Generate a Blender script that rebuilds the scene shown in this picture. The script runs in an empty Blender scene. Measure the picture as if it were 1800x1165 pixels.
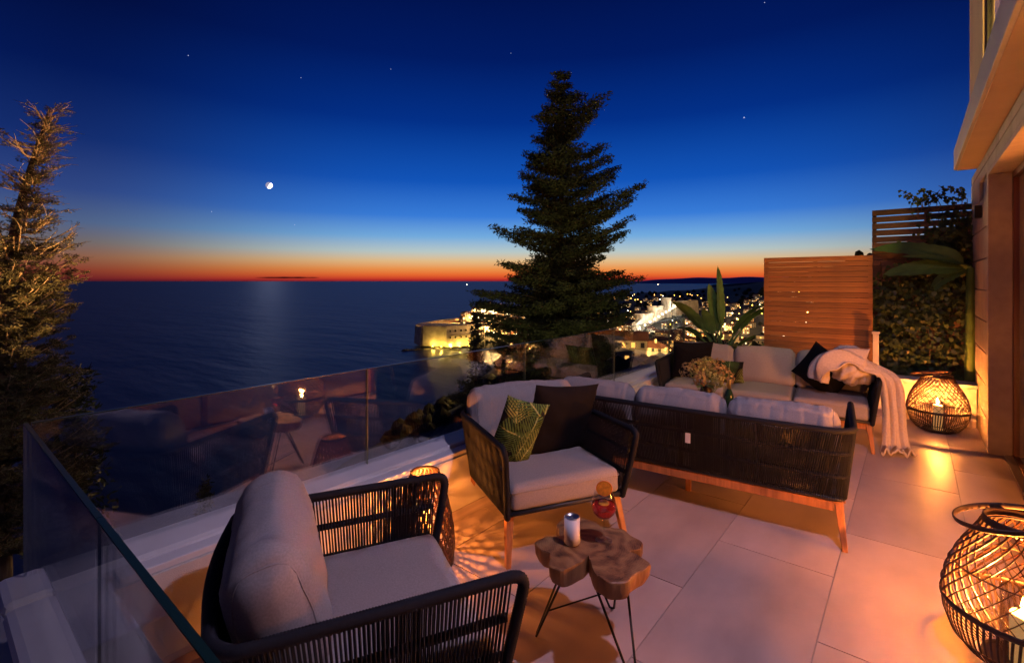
import bpy, math, random
from mathutils.bvhtree import BVHTree
from math import sin, cos, pi, radians, sqrt, atan2
from mathutils import Vector, Matrix, noise, Quaternion
random.seed(7)
sc = bpy.context.scene
col = sc.collection
R = radians

def lin(r, g, b):
    f = lambda c: (c/255/12.92) if c/255 <= .04045 else ((c/255+.055)/1.055)**2.4
    return (f(r), f(g), f(b), 1)

# ---------------------------------------------------------------- camera
YAW = R(39.3)
EYE = 1.65
FWD = Vector((-sin(YAW), cos(YAW), 0)); RGT = Vector((cos(YAW), sin(YAW), 0))
cam = bpy.data.cameras.new('camera'); cam.lens = 17.22; cam.sensor_width = 36
cam.shift_y = -0.0497; cam.clip_end = 90000; cam.clip_start = .02
co = bpy.data.objects.new('camera', cam); col.objects.link(co)
co.location = (0, 0, EYE); co.rotation_euler = (R(90), 0, YAW)
sc.camera = co
def far(f, r, z): p = FWD*f + RGT*r; return Vector((p.x, p.y, z))

# ---------------------------------------------------------------- sky (dusk afterglow)
w = bpy.data.worlds.new('World'); sc.world = w; w.use_nodes = True
nt = w.node_tree; nt.nodes.clear()
N = nt.nodes.new; L = nt.links.new
def mth(tree, op, a=None, b=None, clamp=False):
    n = tree.nodes.new('ShaderNodeMath'); n.operation = op; n.use_clamp = clamp
    for i, x in enumerate((a, b)):
        if x is None: continue
        if isinstance(x, (int, float)): n.inputs[i].default_value = x
        else: tree.links.new(x, n.inputs[i])
    return n.outputs[0]
tc = N('ShaderNodeTexCoord'); nrm = N('ShaderNodeVectorMath'); nrm.operation = 'NORMALIZE'
L(tc.outputs['Generated'], nrm.inputs[0])
sep = N('ShaderNodeSeparateXYZ'); L(nrm.outputs[0], sep.inputs[0])
hl = mth(nt, 'SQRT', mth(nt, 'MAXIMUM', mth(nt, 'SUBTRACT', 1.0, mth(nt, 'MULTIPLY', sep.outputs[2], sep.outputs[2])), 1e-4))
tan_e = mth(nt, 'DIVIDE', sep.outputs[2], hl)
t = mth(nt, 'DIVIDE', tan_e, 1.0, clamp=True)
def ramp(stops):
    n = N('ShaderNodeValToRGB'); cr = n.color_ramp
    while len(cr.elements) > 1: cr.elements.remove(cr.elements[0])
    for i, (p, c) in enumerate(stops):
        e = cr.elements[0] if i == 0 else cr.elements.new(p)
        e.position = p; e.color = lin(*c)
    L(t, n.inputs[0]); return n.outputs[0]
bright = ramp([(0, (150, 34, 40)), (.004, (205, 62, 40)), (.012, (232, 106, 48)), (.024, (236, 148, 76)), (.040, (226, 188, 136)),
               (.058, (184, 200, 198)), (.088, (116, 172, 222)), (.13, (56, 124, 216)), (.20, (18, 84, 184)),
               (.32, (3, 48, 136)), (.45, (1, 27, 98)), (.6, (1, 17, 74)), (1, (4, 15, 56))])
dark = ramp([(0, (80, 24, 36)), (.004, (112, 36, 38)), (.016, (136, 60, 44)), (.036, (140, 92, 70)), (.060, (112, 102, 102)),
             (.09, (80, 98, 134)), (.14, (48, 70, 130)), (.22, (20, 44, 108)), (.33, (4, 24, 84)), (.45, (2, 14, 62)), (.6, (1, 9, 46)), (1, (1, 8, 40))])
glow_dir = (FWD + RGT*0.10).normalized()
dv = N('ShaderNodeVectorMath'); dv.operation = 'DOT_PRODUCT'; L(nrm.outputs[0], dv.inputs[0]); dv.inputs[1].default_value = glow_dir
az = mth(nt, 'DIVIDE', dv.outputs['Value'], hl)
mr = N('ShaderNodeMapRange'); mr.interpolation_type = 'SMOOTHSTEP'; L(az, mr.inputs[0])
mr.inputs[1].default_value = .66; mr.inputs[2].default_value = .985
mx = N('ShaderNodeMix'); mx.data_type = 'RGBA'; L(mr.outputs[0], mx.inputs[0]); L(dark, mx.inputs[6]); L(bright, mx.inputs[7])
bg = N('ShaderNodeBackground'); bg.inputs[1].default_value = 1.0; L(mx.outputs[2], bg.inputs[0])
out = N('ShaderNodeOutputWorld'); L(bg.outputs[0], out.inputs[0])

sc.view_settings.view_transform = 'Standard'; sc.view_settings.look = 'None'
sc.view_settings.exposure = 0; sc.view_settings.gamma = 1
sc.cycles.max_bounces = 8; sc.cycles.transparent_max_bounces = 24
sc.cycles.sample_clamp_indirect = 4; sc.cycles.caustics_reflective = False; sc.cycles.caustics_refractive = False
sc.cycles.use_light_tree = True

def lamp(name, kind, loc, energy, color, size=.05, parent=None, **kw):
    d = bpy.data.lights.new(name, kind); d.energy = energy; d.color = color
    if kind == 'AREA': d.size = size; d.shape = 'DISK'
    else: d.shadow_soft_size = size
    for k, v in kw.items():
        if k != 'target': setattr(d, k, v)
    o = bpy.data.objects.new(name, d); col.objects.link(o); o.location = loc
    if 'target' in kw:
        o.rotation_euler = (Vector(kw['target']) - Vector(loc)).to_track_quat('-Z', 'Y').to_euler()
    if parent: o.parent = parent
    return o
WARM = (1.0, .275, .040)
WARM2 = (1.0, .27, .05)
COOL = (.84, .66, 1.0)

MOON = (FWD*861 + RGT*(473-900) + Vector((0, 0, 493-326))).normalized()
sun = bpy.data.lights.new('moonlight', 'SUN'); sun.energy = .006; sun.angle = R(1.5); sun.color = (.62, .70, 1.0)
so_ = bpy.data.objects.new('moonlight', sun); col.objects.link(so_); so_.rotation_euler = MOON.to_track_quat('Z', 'Y').to_euler()

# ---------------------------------------------------------------- materials
def mat(name, base, rough=.6, metal=0, noise_scale=None, var=.15, bump=0, bscale=None, emit=None, estr=0, tint=None, spec=.5, coords='Object', stretch=None, detail=5, coat=0, trans=0):
    m = bpy.data.materials.new(name); m.use_nodes = True
    t_ = m.node_tree; b = t_.nodes['Principled BSDF']
    b.inputs['Base Color'].default_value = (*base, 1); b.inputs['Roughness'].default_value = rough; b.inputs['Metallic'].default_value = metal
    b.inputs['Specular IOR Level'].default_value = spec; b.inputs['Coat Weight'].default_value = coat
    if trans: b.inputs['Transmission Weight'].default_value = trans
    if emit: b.inputs['Emission Color'].default_value = (*emit, 1); b.inputs['Emission Strength'].default_value = estr
    if noise_scale:
        c = t_.nodes.new('ShaderNodeTexCoord'); src = c.outputs[coords]
        if stretch:
            mp = t_.nodes.new('ShaderNodeMapping'); mp.inputs['Scale'].default_value = stretch; t_.links.new(src, mp.inputs[0]); src = mp.outputs[0]
        n = t_.nodes.new('ShaderNodeTexNoise'); n.inputs['Scale'].default_value = noise_scale; n.inputs['Detail'].default_value = detail
        t_.links.new(src, n.inputs['Vector'])
        cr = t_.nodes.new('ShaderNodeValToRGB'); cr.color_ramp.elements[0].position = .3; cr.color_ramp.elements[1].position = .7
        tt = tint or base
        cr.color_ramp.elements[0].color = (*[x*(1-var) for x in base], 1); cr.color_ramp.elements[1].color = (*[min(1, x*(1+var)) for x in tt], 1)
        t_.links.new(n.outputs[0], cr.inputs[0]); t_.links.new(cr.outputs[0], b.inputs['Base Color'])
        rr = t_.nodes.new('ShaderNodeMapRange'); rr.inputs[3].default_value = max(0, rough-.08); rr.inputs[4].default_value = min(1, rough+.08)
        t_.links.new(n.outputs[0], rr.inputs[0]); t_.links.new(rr.outputs[0], b.inputs['Roughness'])
        if bump:
            n2 = t_.nodes.new('ShaderNodeTexNoise'); n2.inputs['Scale'].default_value = bscale or noise_scale*4; n2.inputs['Detail'].default_value = 4
            t_.links.new(src, n2.inputs['Vector'])
            bp = t_.nodes.new('ShaderNodeBump'); bp.inputs['Strength'].default_value = bump; bp.inputs['Distance'].default_value = .01
            t_.links.new(n2.outputs[0], bp.inputs['Height']); t_.links.new(bp.outputs[0], b.inputs['Normal'])
    return m

M = {}
M['tile'] = mat('porcelain tile', (.47, .375, .355), .40, noise_scale=2.2, var=.18, bump=.05, bscale=60, coords='Generated', detail=8)
M['grout'] = mat('grout', (.36, .31, .29), .8)
M['stucco'] = mat('white stucco', (.66, .62, .57), .85, noise_scale=6, var=.06, bump=.35, bscale=220)
M['coping'] = mat('smooth white coping', (.70, .69, .70), .42, noise_scale=4, var=.07, bump=.05)
M['roof_slab'] = mat('grey concrete', (.34, .34, .36), .8, noise_scale=3, var=.15, bump=.2, bscale=80)
M['fabric'] = mat('grey woven upholstery', (.31, .29, .295), .9, noise_scale=160, var=.12, bump=.25, bscale=900, spec=.2)
M['darkfab'] = mat('charcoal linen', (.007, .007, .010), .9, noise_scale=70, var=.3, bump=.3, bscale=600, spec=.12, stretch=(1, 8, 1))
M['rope'] = mat('charcoal polyester rope', (.009, .011, .018), .75, noise_scale=90, var=.25, bump=.3, bscale=500, spec=.25)
M['frame'] = mat('dark powder coat', (.018, .020, .026), .45)
M['wood'] = mat('oiled eucalyptus', (.36, .15, .055), .45, noise_scale=6, var=.35, bump=.12, bscale=30, stretch=(8, 8, .8))
M['slat'] = mat('stained cedar slat', (.30, .135, .036), .55, noise_scale=3, var=.28, bump=.12, bscale=30, stretch=(1, 10, 10))
M['slat2'] = mat('weathered dark slat', (.13, .075, .05), .7, noise_scale=3, var=.3, bump=.12, bscale=30, stretch=(1, 10, 10))
M['rattan'] = mat('dark bamboo strip', (.065, .022, .010), .5, noise_scale=30, var=.4)
M['rattan2'] = mat('dark stained rattan', (.030, .012, .008), .5, noise_scale=40, var=.4)
M['stone'] = mat('beige limestone slab', (.40, .345, .29), .75, noise_scale=5, var=.15, bump=.25, bscale=50)
M['stone2'] = mat('pitted pale limestone', (.42, .35, .30), .75, noise_scale=12, var=.10, bump=.3, bscale=70)
M['plaster'] = mat('cream plaster', (.47, .36, .27), .85, noise_scale=3, var=.07, bump=.15, bscale=120)
M['fascia'] = mat('grey painted fascia', (.36, .37, .42), .7, noise_scale=3, var=.06)
M['doorframe'] = mat('rust brown door frame', (.16, .045, .02), .4)
M['black'] = mat('black metal', (.012, .012, .013), .4, metal=.6)
M['curtain'] = mat('beige curtain', (.42, .36, .30), .9, noise_scale=5, var=.1)
M['throw'] = mat('cream knitted throw', (.66, .58, .50), .95, noise_scale=60, var=.10, bump=.6, bscale=350, spec=.1)
M['alu'] = mat('brushed aluminium', (.55, .55, .57), .3, metal=1)
M['canwhite'] = mat('white can print', (.78, .74, .72), .55)
M['candle'] = mat('ivory wax', (.8, .62, .38), .5, emit=(1, .5, .15), estr=.5)
M['flame'] = mat('candle flame', (1, .6, .2), .5, emit=(1, .62, .22), estr=60)
M['bark'] = mat('brown bark', (.10, .065, .04), .9, noise_scale=8, var=.4, bump=.6, stretch=(1, 1, .3))
M['paletwig'] = mat('dry pale twig', (.42, .30, .17), .85, noise_scale=8, var=.3)
M['needle'] = mat('olive conifer needles', (.045, .060, .020), .75, noise_scale=.9, var=.6, coords='Object')
M['needle2'] = mat('dusty cypress sprays', (.10, .092, .036), .8, noise_scale=1.3, var=.6, coords='Object')
M['banana'] = mat('banana leaf', (.13, .25, .06), .45, noise_scale=5, var=.35, bump=.2, bscale=30)
M['ivy'] = mat('ivy leaf', (.028, .060, .016), .5, noise_scale=9, var=.85, tint=(.04, .07, .018))
M['ground'] = mat('dark scrub ground', (.022, .022, .014), .95, noise_scale=.02, var=.5)
M['wood_far'] = mat('dark treetops', (.016, .020, .009), .95, noise_scale=.05, var=.6)
M['hwall'] = mat('town house plaster', (.42, .36, .28), .85, noise_scale=.2, var=.15)
M['hroof'] = mat('terracotta roof', (.14, .05, .03), .85, noise_scale=.5, var=.3)
M['rampart'] = mat('pale rampart limestone', (.40, .34, .25), .85, noise_scale=.12, var=.3, bump=.5, bscale=.5)
M['winlit'] = mat('lit warm window', (.8, .5, .2), .5, emit=(1, .46, .10), estr=2.4)
M['winwhite'] = mat('lit white window', (.8, .8, .7), .5, emit=(1, .75, .45), estr=2.4)
M['windark'] = mat('dark window', (.01, .012, .02), .15)
M['lampglow'] = mat('street lamp glow', (1, .8, .5), .5, emit=(1, .45, .10), estr=9)
M['lampgold'] = mat('yellow flood lamp glow', (1, .8, .3), .5, emit=(1, .55, .05), estr=12)
M['lampwhite'] = mat('white lamp glow', (1, .9, .8), .5, emit=(1, .85, .62), estr=12)
M['lampgreen'] = mat('green lamp glow', (.3, 1, .7), .5, emit=(.15, 1, .6), estr=30)
M['star'] = mat('starlight', (1, 1, 1), .5, emit=(.55, .65, 1), estr=.8)
M['rock'] = mat('wet shore rock', (.09, .08, .06), .8, noise_scale=.3, var=.4, bump=.5)
M['gold'] = mat('gold foil', (.85, .60, .20), .3, metal=1)
M['greenglass'] = mat('dark green bottle glass', (.02, .05, .02), .08)
M['vase'] = mat('dark ceramic vase', (.04, .035, .03), .3)
M['tag'] = mat('paper care tag', (.6, .6, .62), .7)

def pane_mat(name, tint, fac_pow=1.0):
    m = bpy.data.materials.new(name); m.use_nodes = True; t_ = m.node_tree; t_.nodes.clear()
    o = t_.nodes.new('ShaderNodeOutputMaterial'); mixn = t_.nodes.new('ShaderNodeMixShader')
    tr = t_.nodes.new('ShaderNodeBsdfTransparent'); tr.inputs[0].default_value = (*tint, 1)
    gl = t_.nodes.new('ShaderNodeBsdfGlossy'); gl.inputs['Roughness'].default_value = .012; gl.inputs[0].default_value = (1, 1, 1, 1)
    fr = t_.nodes.new('ShaderNodeFresnel'); fr.inputs[0].default_value = 1.52
    # a fresnel term that is the same from both sides of the sheet
    geo = t_.nodes.new('ShaderNodeNewGeometry')
    dt = t_.nodes.new('ShaderNodeVectorMath'); dt.operation = 'DOT_PRODUCT'; t_.links.new(geo.outputs['Normal'], dt.inputs[0]); t_.links.new(geo.outputs['Incoming'], dt.inputs[1])
    c = mth(t_, 'ABSOLUTE', dt.outputs['Value']); k = mth(t_, 'SUBTRACT', 1.0, c)
    p5 = mth(t_, 'POWER', k, 4.6); f = mth(t_, 'ADD', .045*fac_pow, mth(t_, 'MULTIPLY', p5, .9), clamp=True)
    t_.links.new(f, mixn.inputs[0]); t_.links.new(tr.outputs[0], mixn.inputs[1]); t_.links.new(gl.outputs[0], mixn.inputs[2]); t_.links.new(mixn.outputs[0], o.inputs[0])
    return m
M['glass'] = pane_mat('clear railing glass', (.93, .95, .945), 4.2)
M['clear'] = pane_mat('thin clear glass', (.93, .93, .93), 2.2)
M['doorglass'] = pane_mat('door glass', (.8, .82, .8), 1.5)
M['upperglass'] = pane_mat('upper window glass', (.9, .9, .88), .5)
M['glassedge'] = mat('green polished glass edge', (.006, .022, .016), .30, spec=.35)
M['jointedge'] = mat('pale glass joint', (.20, .22, .12), .2, spec=.8)

def wine_mat():
    m = mat('red aperitif', (.90, .05, .03), .05)
    b = m.node_tree.nodes['Principled BSDF']; b.inputs['Transmission Weight'].default_value = .75; b.inputs['IOR'].default_value = 1.12; b.inputs['Emission Strength'].default_value = 0
    return m
M['wine'] = wine_mat()

def leaf_print():
    """printed cotton: the print itself is stored on the cloth as a colour attribute"""
    m = bpy.data.materials.new('palm leaf print'); m.use_nodes = True; t_ = m.node_tree; b = t_.nodes['Principled BSDF']
    a = t_.nodes.new('ShaderNodeAttribute'); a.attribute_name = 'print'
    t_.links.new(a.outputs['Color'], b.inputs['Base Color']); b.inputs['Roughness'].default_value = .85; b.inputs['Specular IOR Level'].default_value = .2
    return m
M['palm'] = leaf_print()

def table_top_mat():
    m = bpy.data.materials.new('teak root slice'); m.use_nodes = True; t_ = m.node_tree; b = t_.nodes['Principled BSDF']
    c = t_.nodes.new('ShaderNodeTexCoord')
    n = t_.nodes.new('ShaderNodeTexNoise'); n.inputs['Scale'].default_value = 9; n.inputs['Detail'].default_value = 8; t_.links.new(c.outputs['Object'], n.inputs['Vector'])
    wv = t_.nodes.new('ShaderNodeTexWave'); wv.wave_type = 'RINGS'; wv.rings_direction = 'Z'; wv.inputs['Scale'].default_value = 4.5; wv.inputs['Distortion'].default_value = 14; wv.inputs['Detail'].default_value = 6; wv.inputs['Detail Scale'].default_value = 1.4
    t_.links.new(c.outputs['Object'], wv.inputs['Vector'])
    w2 = t_.nodes.new('ShaderNodeTexWave'); w2.wave_type = 'RINGS'; w2.rings_direction = 'Z'; w2.inputs['Scale'].default_value = 32; w2.inputs['Distortion'].default_value = 7; w2.inputs['Detail'].default_value = 3; w2.inputs['Detail Scale'].default_value = 2
    t_.links.new(c.outputs['Object'], w2.inputs['Vector'])
    mxv = mth(t_, 'ADD', mth(t_, 'MULTIPLY', wv.outputs[0], .24), mth(t_, 'ADD', mth(t_, 'MULTIPLY', w2.outputs[0], .13), mth(t_, 'MULTIPLY', n.outputs[0], .85)))
    cr = t_.nodes.new('ShaderNodeValToRGB'); e = cr.color_ramp.elements
    e[0].position = .30; e[0].color = (.045, .017, .007, 1); e[1].position = .88; e[1].color = (.42, .22, .085, 1)
    x = e.new(.55); x.color = (.24, .105, .040, 1)
    t_.links.new(mxv, cr.inputs[0]); t_.links.new(cr.outputs[0], b.inputs['Base Color']); b.inputs['Roughness'].default_value = .5
    bp = t_.nodes.new('ShaderNodeBump'); bp.inputs['Strength'].default_value = .25; bp.inputs['Distance'].default_value = .01
    t_.links.new(mxv, bp.inputs['Height']); t_.links.new(bp.outputs[0], b.inputs['Normal'])
    return m
M['teak'] = table_top_mat()

def sea_mat():
    m = bpy.data.materials.new('night sea'); m.use_nodes = True; t_ = m.node_tree; b = t_.nodes['Principled BSDF']
    b.inputs['Base Color'].default_value = (.013, .026, .115, 1); b.inputs['Roughness'].default_value = .42; b.inputs['IOR'].default_value = 1.33; b.inputs['Specular IOR Level'].default_value = .28
    c = t_.nodes.new('ShaderNodeTexCoord'); mp = t_.nodes.new('ShaderNodeMapping'); mp.inputs['Rotation'].default_value = (0, 0, -YAW)
    mp.inputs['Scale'].default_value = (.5, 1.6, 1); t_.links.new(c.outputs['Object'], mp.inputs[0])
    hs = None
    for s, a in ((.03, .7), (.006, 5.0), (.0015, 9.0)):
        n = t_.nodes.new('ShaderNodeTexNoise'); n.inputs['Scale'].default_value = s; n.inputs['Detail'].default_value = 6; n.inputs['Roughness'].default_value = .62
        t_.links.new(mp.outputs[0], n.inputs['Vector']); h = mth(t_, 'MULTIPLY', n.outputs[0], a); hs = h if hs is None else mth(t_, 'ADD', hs, h)
    bp = t_.nodes.new('ShaderNodeBump'); bp.inputs['Strength'].default_value = 1; bp.inputs['Distance'].default_value = .55
    t_.links.new(hs, bp.inputs['Height']); t_.links.new(bp.outputs[0], b.inputs['Normal'])
    return m
M['sea'] = sea_mat()

def moon_mat():
    m = bpy.data.materials.new('moon surface'); m.use_nodes = True; t_ = m.node_tree; t_.nodes.clear()
    g = t_.nodes.new('ShaderNodeNewGeometry'); d = t_.nodes.new('ShaderNodeVectorMath'); d.operation = 'DOT_PRODUCT'
    t_.links.new(g.outputs['Normal'], d.inputs[0])
    d.inputs[1].default_value = (RGT*.80 + FWD*.25 + Vector((0, 0, -.52))).normalized()
    r = t_.nodes.new('ShaderNodeMapRange'); r.inputs[1].default_value = .0; r.inputs[2].default_value = .35; r.inputs[3].default_value = .55; r.inputs[4].default_value = 6
    t_.links.new(d.outputs['Value'], r.inputs[0])
    e = t_.nodes.new('ShaderNodeEmission'); e.inputs[0].default_value = (.62, .58, .78, 1); t_.links.new(r.outputs[0], e.inputs[1])
    o = t_.nodes.new('ShaderNodeOutputMaterial'); t_.links.new(e.outputs[0], o.inputs[0]); return m
M['moon'] = moon_mat()

# ---------------------------------------------------------------- mesh helpers
class MB:
    def __init__(s): s.v = []; s.f = []; s.m = []
    def add(s, vs, fs, mi=0):
        o = len(s.v); s.v += [tuple(v) for v in vs]; s.f += [tuple(i+o for i in f) for f in fs]; s.m += [mi]*len(fs); return s
    def box(s, x0, x1, y0, y1, z0, z1, mi=0, mtx=None):
        vs = [Vector((x, y, z)) for z in (z0, z1) for y in (y0, y1) for x in (x0, x1)]
        if mtx: vs = [mtx @ v for v in vs]
        return s.add(vs, [(0, 2, 3, 1), (4, 5, 7, 6), (0, 1, 5, 4), (2, 6, 7, 3), (0, 4, 6, 2), (1, 3, 7, 5)], mi)
    def tube(s, pts, r, seg=8, closed=False, mi=0, cap=True, flat=None):
        pts = [Vector(p) for p in pts]; n = len(pts)
        rf = r if callable(r) else (lambda i: r)
        rings = []; up = None
        for i in range(n):
            a = pts[i-1] if (i > 0 or closed) else pts[i]; b = pts[(i+1) % n] if (i < n-1 or closed) else pts[i]
            tg = (b-a).normalized()
            if up is None:
                up = Vector((0, 0, 1)) if abs(tg.z) < .9 else Vector((1, 0, 0))
            up = (up - tg*up.dot(tg))
            if up.length < 1e-5: up = tg.orthogonal()
            up.normalize(); sd = tg.cross(up)
            q = rf(i); qa, qb = (q, q) if not flat else (q*flat[0], q*flat[1])
            rings.append([pts[i] + up*(qa*cos(2*pi*k/seg)) + sd*(qb*sin(2*pi*k/seg)) for k in range(seg)])
        vs = [v for rg in rings for v in rg]; fs = []
        for i in range(n if closed else n-1):
            j = (i+1) % n
            for k in range(seg):
                l = (k+1) % seg
                fs.append((i*seg+k, i*seg+l, j*seg+l, j*seg+k))
        if cap and not closed:
            fs.append(tuple(range(seg))[::-1]); fs.append(tuple((n-1)*seg+k for k in range(seg)))
        return s.add(vs, fs, mi)
    def lathe(s, prof, seg=24, c=(0, 0, 0), mi=0, cap=(True, True)):
        vs = []; fs = []; n = len(prof)
        for (r, z) in prof:
            for k in range(seg):
                a = 2*pi*k/seg; vs.append((c[0]+r*cos(a), c[1]+r*sin(a), c[2]+z))
        for i in range(n-1):
            for k in range(seg):
                l = (k+1) % seg; fs.append((i*seg+k, i*seg+l, (i+1)*seg+l, (i+1)*seg+k))
        if cap[0]: fs.append(tuple(range(seg))[::-1])
        if cap[1]: fs.append(tuple((n-1)*seg+k for k in range(seg)))
        return s.add(vs, fs, mi)
    def build(s, name, mats, parent=None, smooth=False, bevel=0, loc=None, rot=None, kind=None):
        me = bpy.data.meshes.new(name); me.from_pydata(s.v, [], s.f)
        mats = mats if isinstance(mats, (list, tuple)) else [mats]
        for m in mats: me.materials.append(M[m] if isinstance(m, str) else m)
        if any(s.m): me.polygons.foreach_set('material_index', s.m)
        if smooth: me.polygons.foreach_set('use_smooth', [True]*len(s.f))
        me.update()
        return link(name, me, parent, bevel, loc, rot, kind)
def link(name, me, parent=None, bevel=0, loc=None, rot=None, kind=None):
    o = bpy.data.objects.new(name, me); col.objects.link(o)
    if parent: o.parent = parent
    if loc is not None: o.location = loc
    if rot is not None: o.rotation_euler = rot
    if bevel:
        b = o.modifiers.new('bevel', 'BEVEL'); b.width = bevel; b.segments = 2; b.limit_method = 'ANGLE'
    if kind: o['kind'] = kind
    return o
def tag(o, label=None, cat=None, group=None, kind=None):
    if label: o['label'] = label
    if cat: o['category'] = cat
    if group: o['group'] = group
    if kind: o['kind'] = kind
    return o
def thing(name, label, cat, loc=(0, 0, 0), rz=0, group=None):
    o = bpy.data.objects.new(name, None); o.empty_display_size = .2; col.objects.link(o); o.location = loc; o.rotation_euler = (0, 0, rz)
    return tag(o, label, cat, group)
def copy_tree(o, parent=None):
    c = o.copy(); col.objects.link(c)
    if parent: c.parent = parent
    for ch in o.children: copy_tree(ch, c)
    return c

# ================================================================ STRUCTURE
# ---- terrain, in metres forward / right of the terrace
SEA = -88.35
def lerp_tab(x, tab):
    if x <= tab[0][0]: return tab[0][1]
    for (a, va), (b, vb) in zip(tab, tab[1:]):
        if x <= b:
            k = (x-a)/(b-a); return va + (vb-va)*k
    return tab[-1][1]
def smooth(a, b, x):
    k = max(0, min(1, (x-a)/(b-a))); return k*k*(3-2*k)
PROF = [(0, -3.2), (8, -4.5), (15, -8), (30, -11), (60, -14), (130, -20.5), (200, -33), (300, -47), (500, -68), (650, -77), (800, -76), (1200, -72), (2600, -70), (6000, -75)]
COAST = [(-400, -90), (0, -75), (100, -62), (213, -60), (330, -40), (430, -25), (520, -8), (570, -12), (622, -20), (650, -45), (656, -128), (700, -128), (800, -100), (870, -40), (960, 20), (1500, 190), (2300, 430), (2900, 760), (3300, 1500), (4000, 2600)]
def ground(f, r):
    z = lerp_tab(f, PROF)
    if r < 8: z -= .5*(8-r)*smooth(0, 25, f+10) if f < 560 else 0
    # right-hand hill
    if f > 20:
        u = r/f
        z += smooth(.42, 1.1, u)*min(f*.16, 190) + 4*smooth(200, 500, f)*noise.noise(Vector((f*.006, r*.006, 0)))
        z += 34*smooth(2000, 3200, f)*smooth(.22, .5, u) 
        z += smooth(.42, .66, u)*smooth(700, 1300, f)*58
    # old town rises towards its seaward edge
    z += 24*smooth(680, 820, f)*smooth(150, 40, abs(r+10))*smooth(1000, 860, f)
    c = lerp_tab(f, COAST)
    k = smooth(c-6, c+14, r)
    z = (SEA-12)*(1-k) + max(z, SEA+3)*k
    return z
def polar_terrain():
    fs = []; f = -40.0
    while f < 6500: fs.append(f); f += 4 if f < 60 else max(8, (f)*.035)
    vs = []; fc = []; nr = 120
    for f in fs:
        half = max(130, abs(f)*1.3)
        for j in range(nr+1):
            q = j/nr; r = -160 if False else (-half*.75 + q*(half*2.0))
            vs.append(far(f, r, ground(f, r) + (.5*noise.noise(Vector((f*.3, r*.3, 2))) if f < 200 else 0)))
    # keep the ground out of the terrace slab
    for i in range(len(fs)-1):
        for j in range(nr):
            a = i*(nr+1)+j; fc.append((a, a+1, a+nr+2, a+nr+1))
    b = MB().add(vs, fc); o = b.build('terrain', 'ground', smooth=True); o['kind'] = 'structure'
polar_terrain()
o = MB().add([far(-30000, -60000, SEA), far(-30000, 60000, SEA), far(60000, 60000, SEA), far(60000, -60000, SEA)], [(0, 1, 2, 3)]).build('sea', 'sea'); o['kind'] = 'structure'

# far headland across the bay, purple with distance
def headland(name, f, r0, r1, h, seed, base, depth=1500):
    vs = []; fs = []; n = 60
    for i in range(n+1):
        q = i/n; r = r0+(r1-r0)*q
        hh = h*(sin(pi*min(1, q*1.15))**.8 if q < .87 else sin(pi*1.0)*0+.25)*(.7+.5*noise.noise(Vector((q*4, seed, 0)))) if False else h*max(.02, smooth(0, .35, q)*(.75+.35*noise.noise(Vector((q*5, seed, 0)))))
        for k, (df, zz) in enumerate(((-depth*.5, 0), (-depth*.2, .7), (0, 1), (depth*.3, .6), (depth*.6, 0))):
            vs.append(far(f+df, r, SEA-2+hh*zz))
    for i in range(n):
        for k in range(4):
            a = i*5+k; fs.append((a, a+5, a+6, a+1))
    o = MB().add(vs, fs).build(name, base, smooth=True); o['kind'] = 'structure'
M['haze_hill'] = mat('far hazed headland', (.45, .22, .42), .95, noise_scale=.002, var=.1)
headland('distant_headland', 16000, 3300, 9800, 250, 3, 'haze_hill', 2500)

# ---- terrace floor: porcelain tiles laid in staggered rows
floor = MB().box(-2.46, 2.6, .30, 7.55, -.30, -.006).build('terrace_floor', 'grout'); floor['kind'] = 'structure'
TW, TL = .617, 1.25
tile_meshes = {}
def tile_mesh(sx, sy):
    key = (round(sx, 3), round(sy, 3))
    if key not in tile_meshes:
        o = MB().box(-sx/2, sx/2, -sy/2, sy/2, -.012, 0).build('tile', 'tile', floor, bevel=0)
        tile_meshes[key] = o.data; return o
    return link('tile', tile_meshes[key], floor)
# each tile gets its own colour by using object-info variation
tm = M['tile'].node_tree; b = tm.nodes['Principled BSDF']
oi = tm.nodes.new('ShaderNodeObjectInfo'); hsv = tm.nodes.new('ShaderNodeHueSaturation')
src = b.inputs['Base Color'].links[0].from_socket
tm.links.new(mth(tm, 'ADD', .86, mth(tm, 'MULTIPLY', oi.outputs['Random'], .22)), hsv.inputs['Value']); tm.links.new(src, hsv.inputs['Color']); tm.links.new(hsv.outputs[0], b.inputs['Base Color'])
for key_, lo_, am_ in (('slat', .74, .5), ('slat2', .7, .6), ('stone', .85, .28)):
    tm2 = M[key_].node_tree; b2 = tm2.nodes['Principled BSDF']; oi2 = tm2.nodes.new('ShaderNodeObjectInfo'); h2 = tm2.nodes.new('ShaderNodeHueSaturation')
    s2 = b2.inputs['Base Color'].links[0].from_socket
    tm2.links.new(mth(tm2, 'ADD', lo_, mth(tm2, 'MULTIPLY', oi2.outputs['Random'], am_)), h2.inputs['Value']); tm2.links.new(s2, h2.inputs['Color']); tm2.links.new(h2.outputs[0], b2.inputs['Base Color'])
for c in range(-5, 5):
    x0 = -.34 + c*TW; x1 = x0 + TW
    y = 3.87 if c % 2 == 0 else 3.245
    y -= math.ceil((y-.3)/TL)*TL
    if x1 < -2.43 or x0 > .72: continue
    while y < 7.5:
        a0, a1 = max(y, .50), min(y+TL, 7.5); b0, b1 = max(x0, -2.43), min(x1, .72 if a0 < 6.6 else .56)
        if a1-a0 > .03 and b1-b0 > .03:
            o = tile_mesh(b1-b0-.006, a1-a0-.006); o.location = ((b0+b1)/2, (a0+a1)/2, 0)
        y += TL

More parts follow.
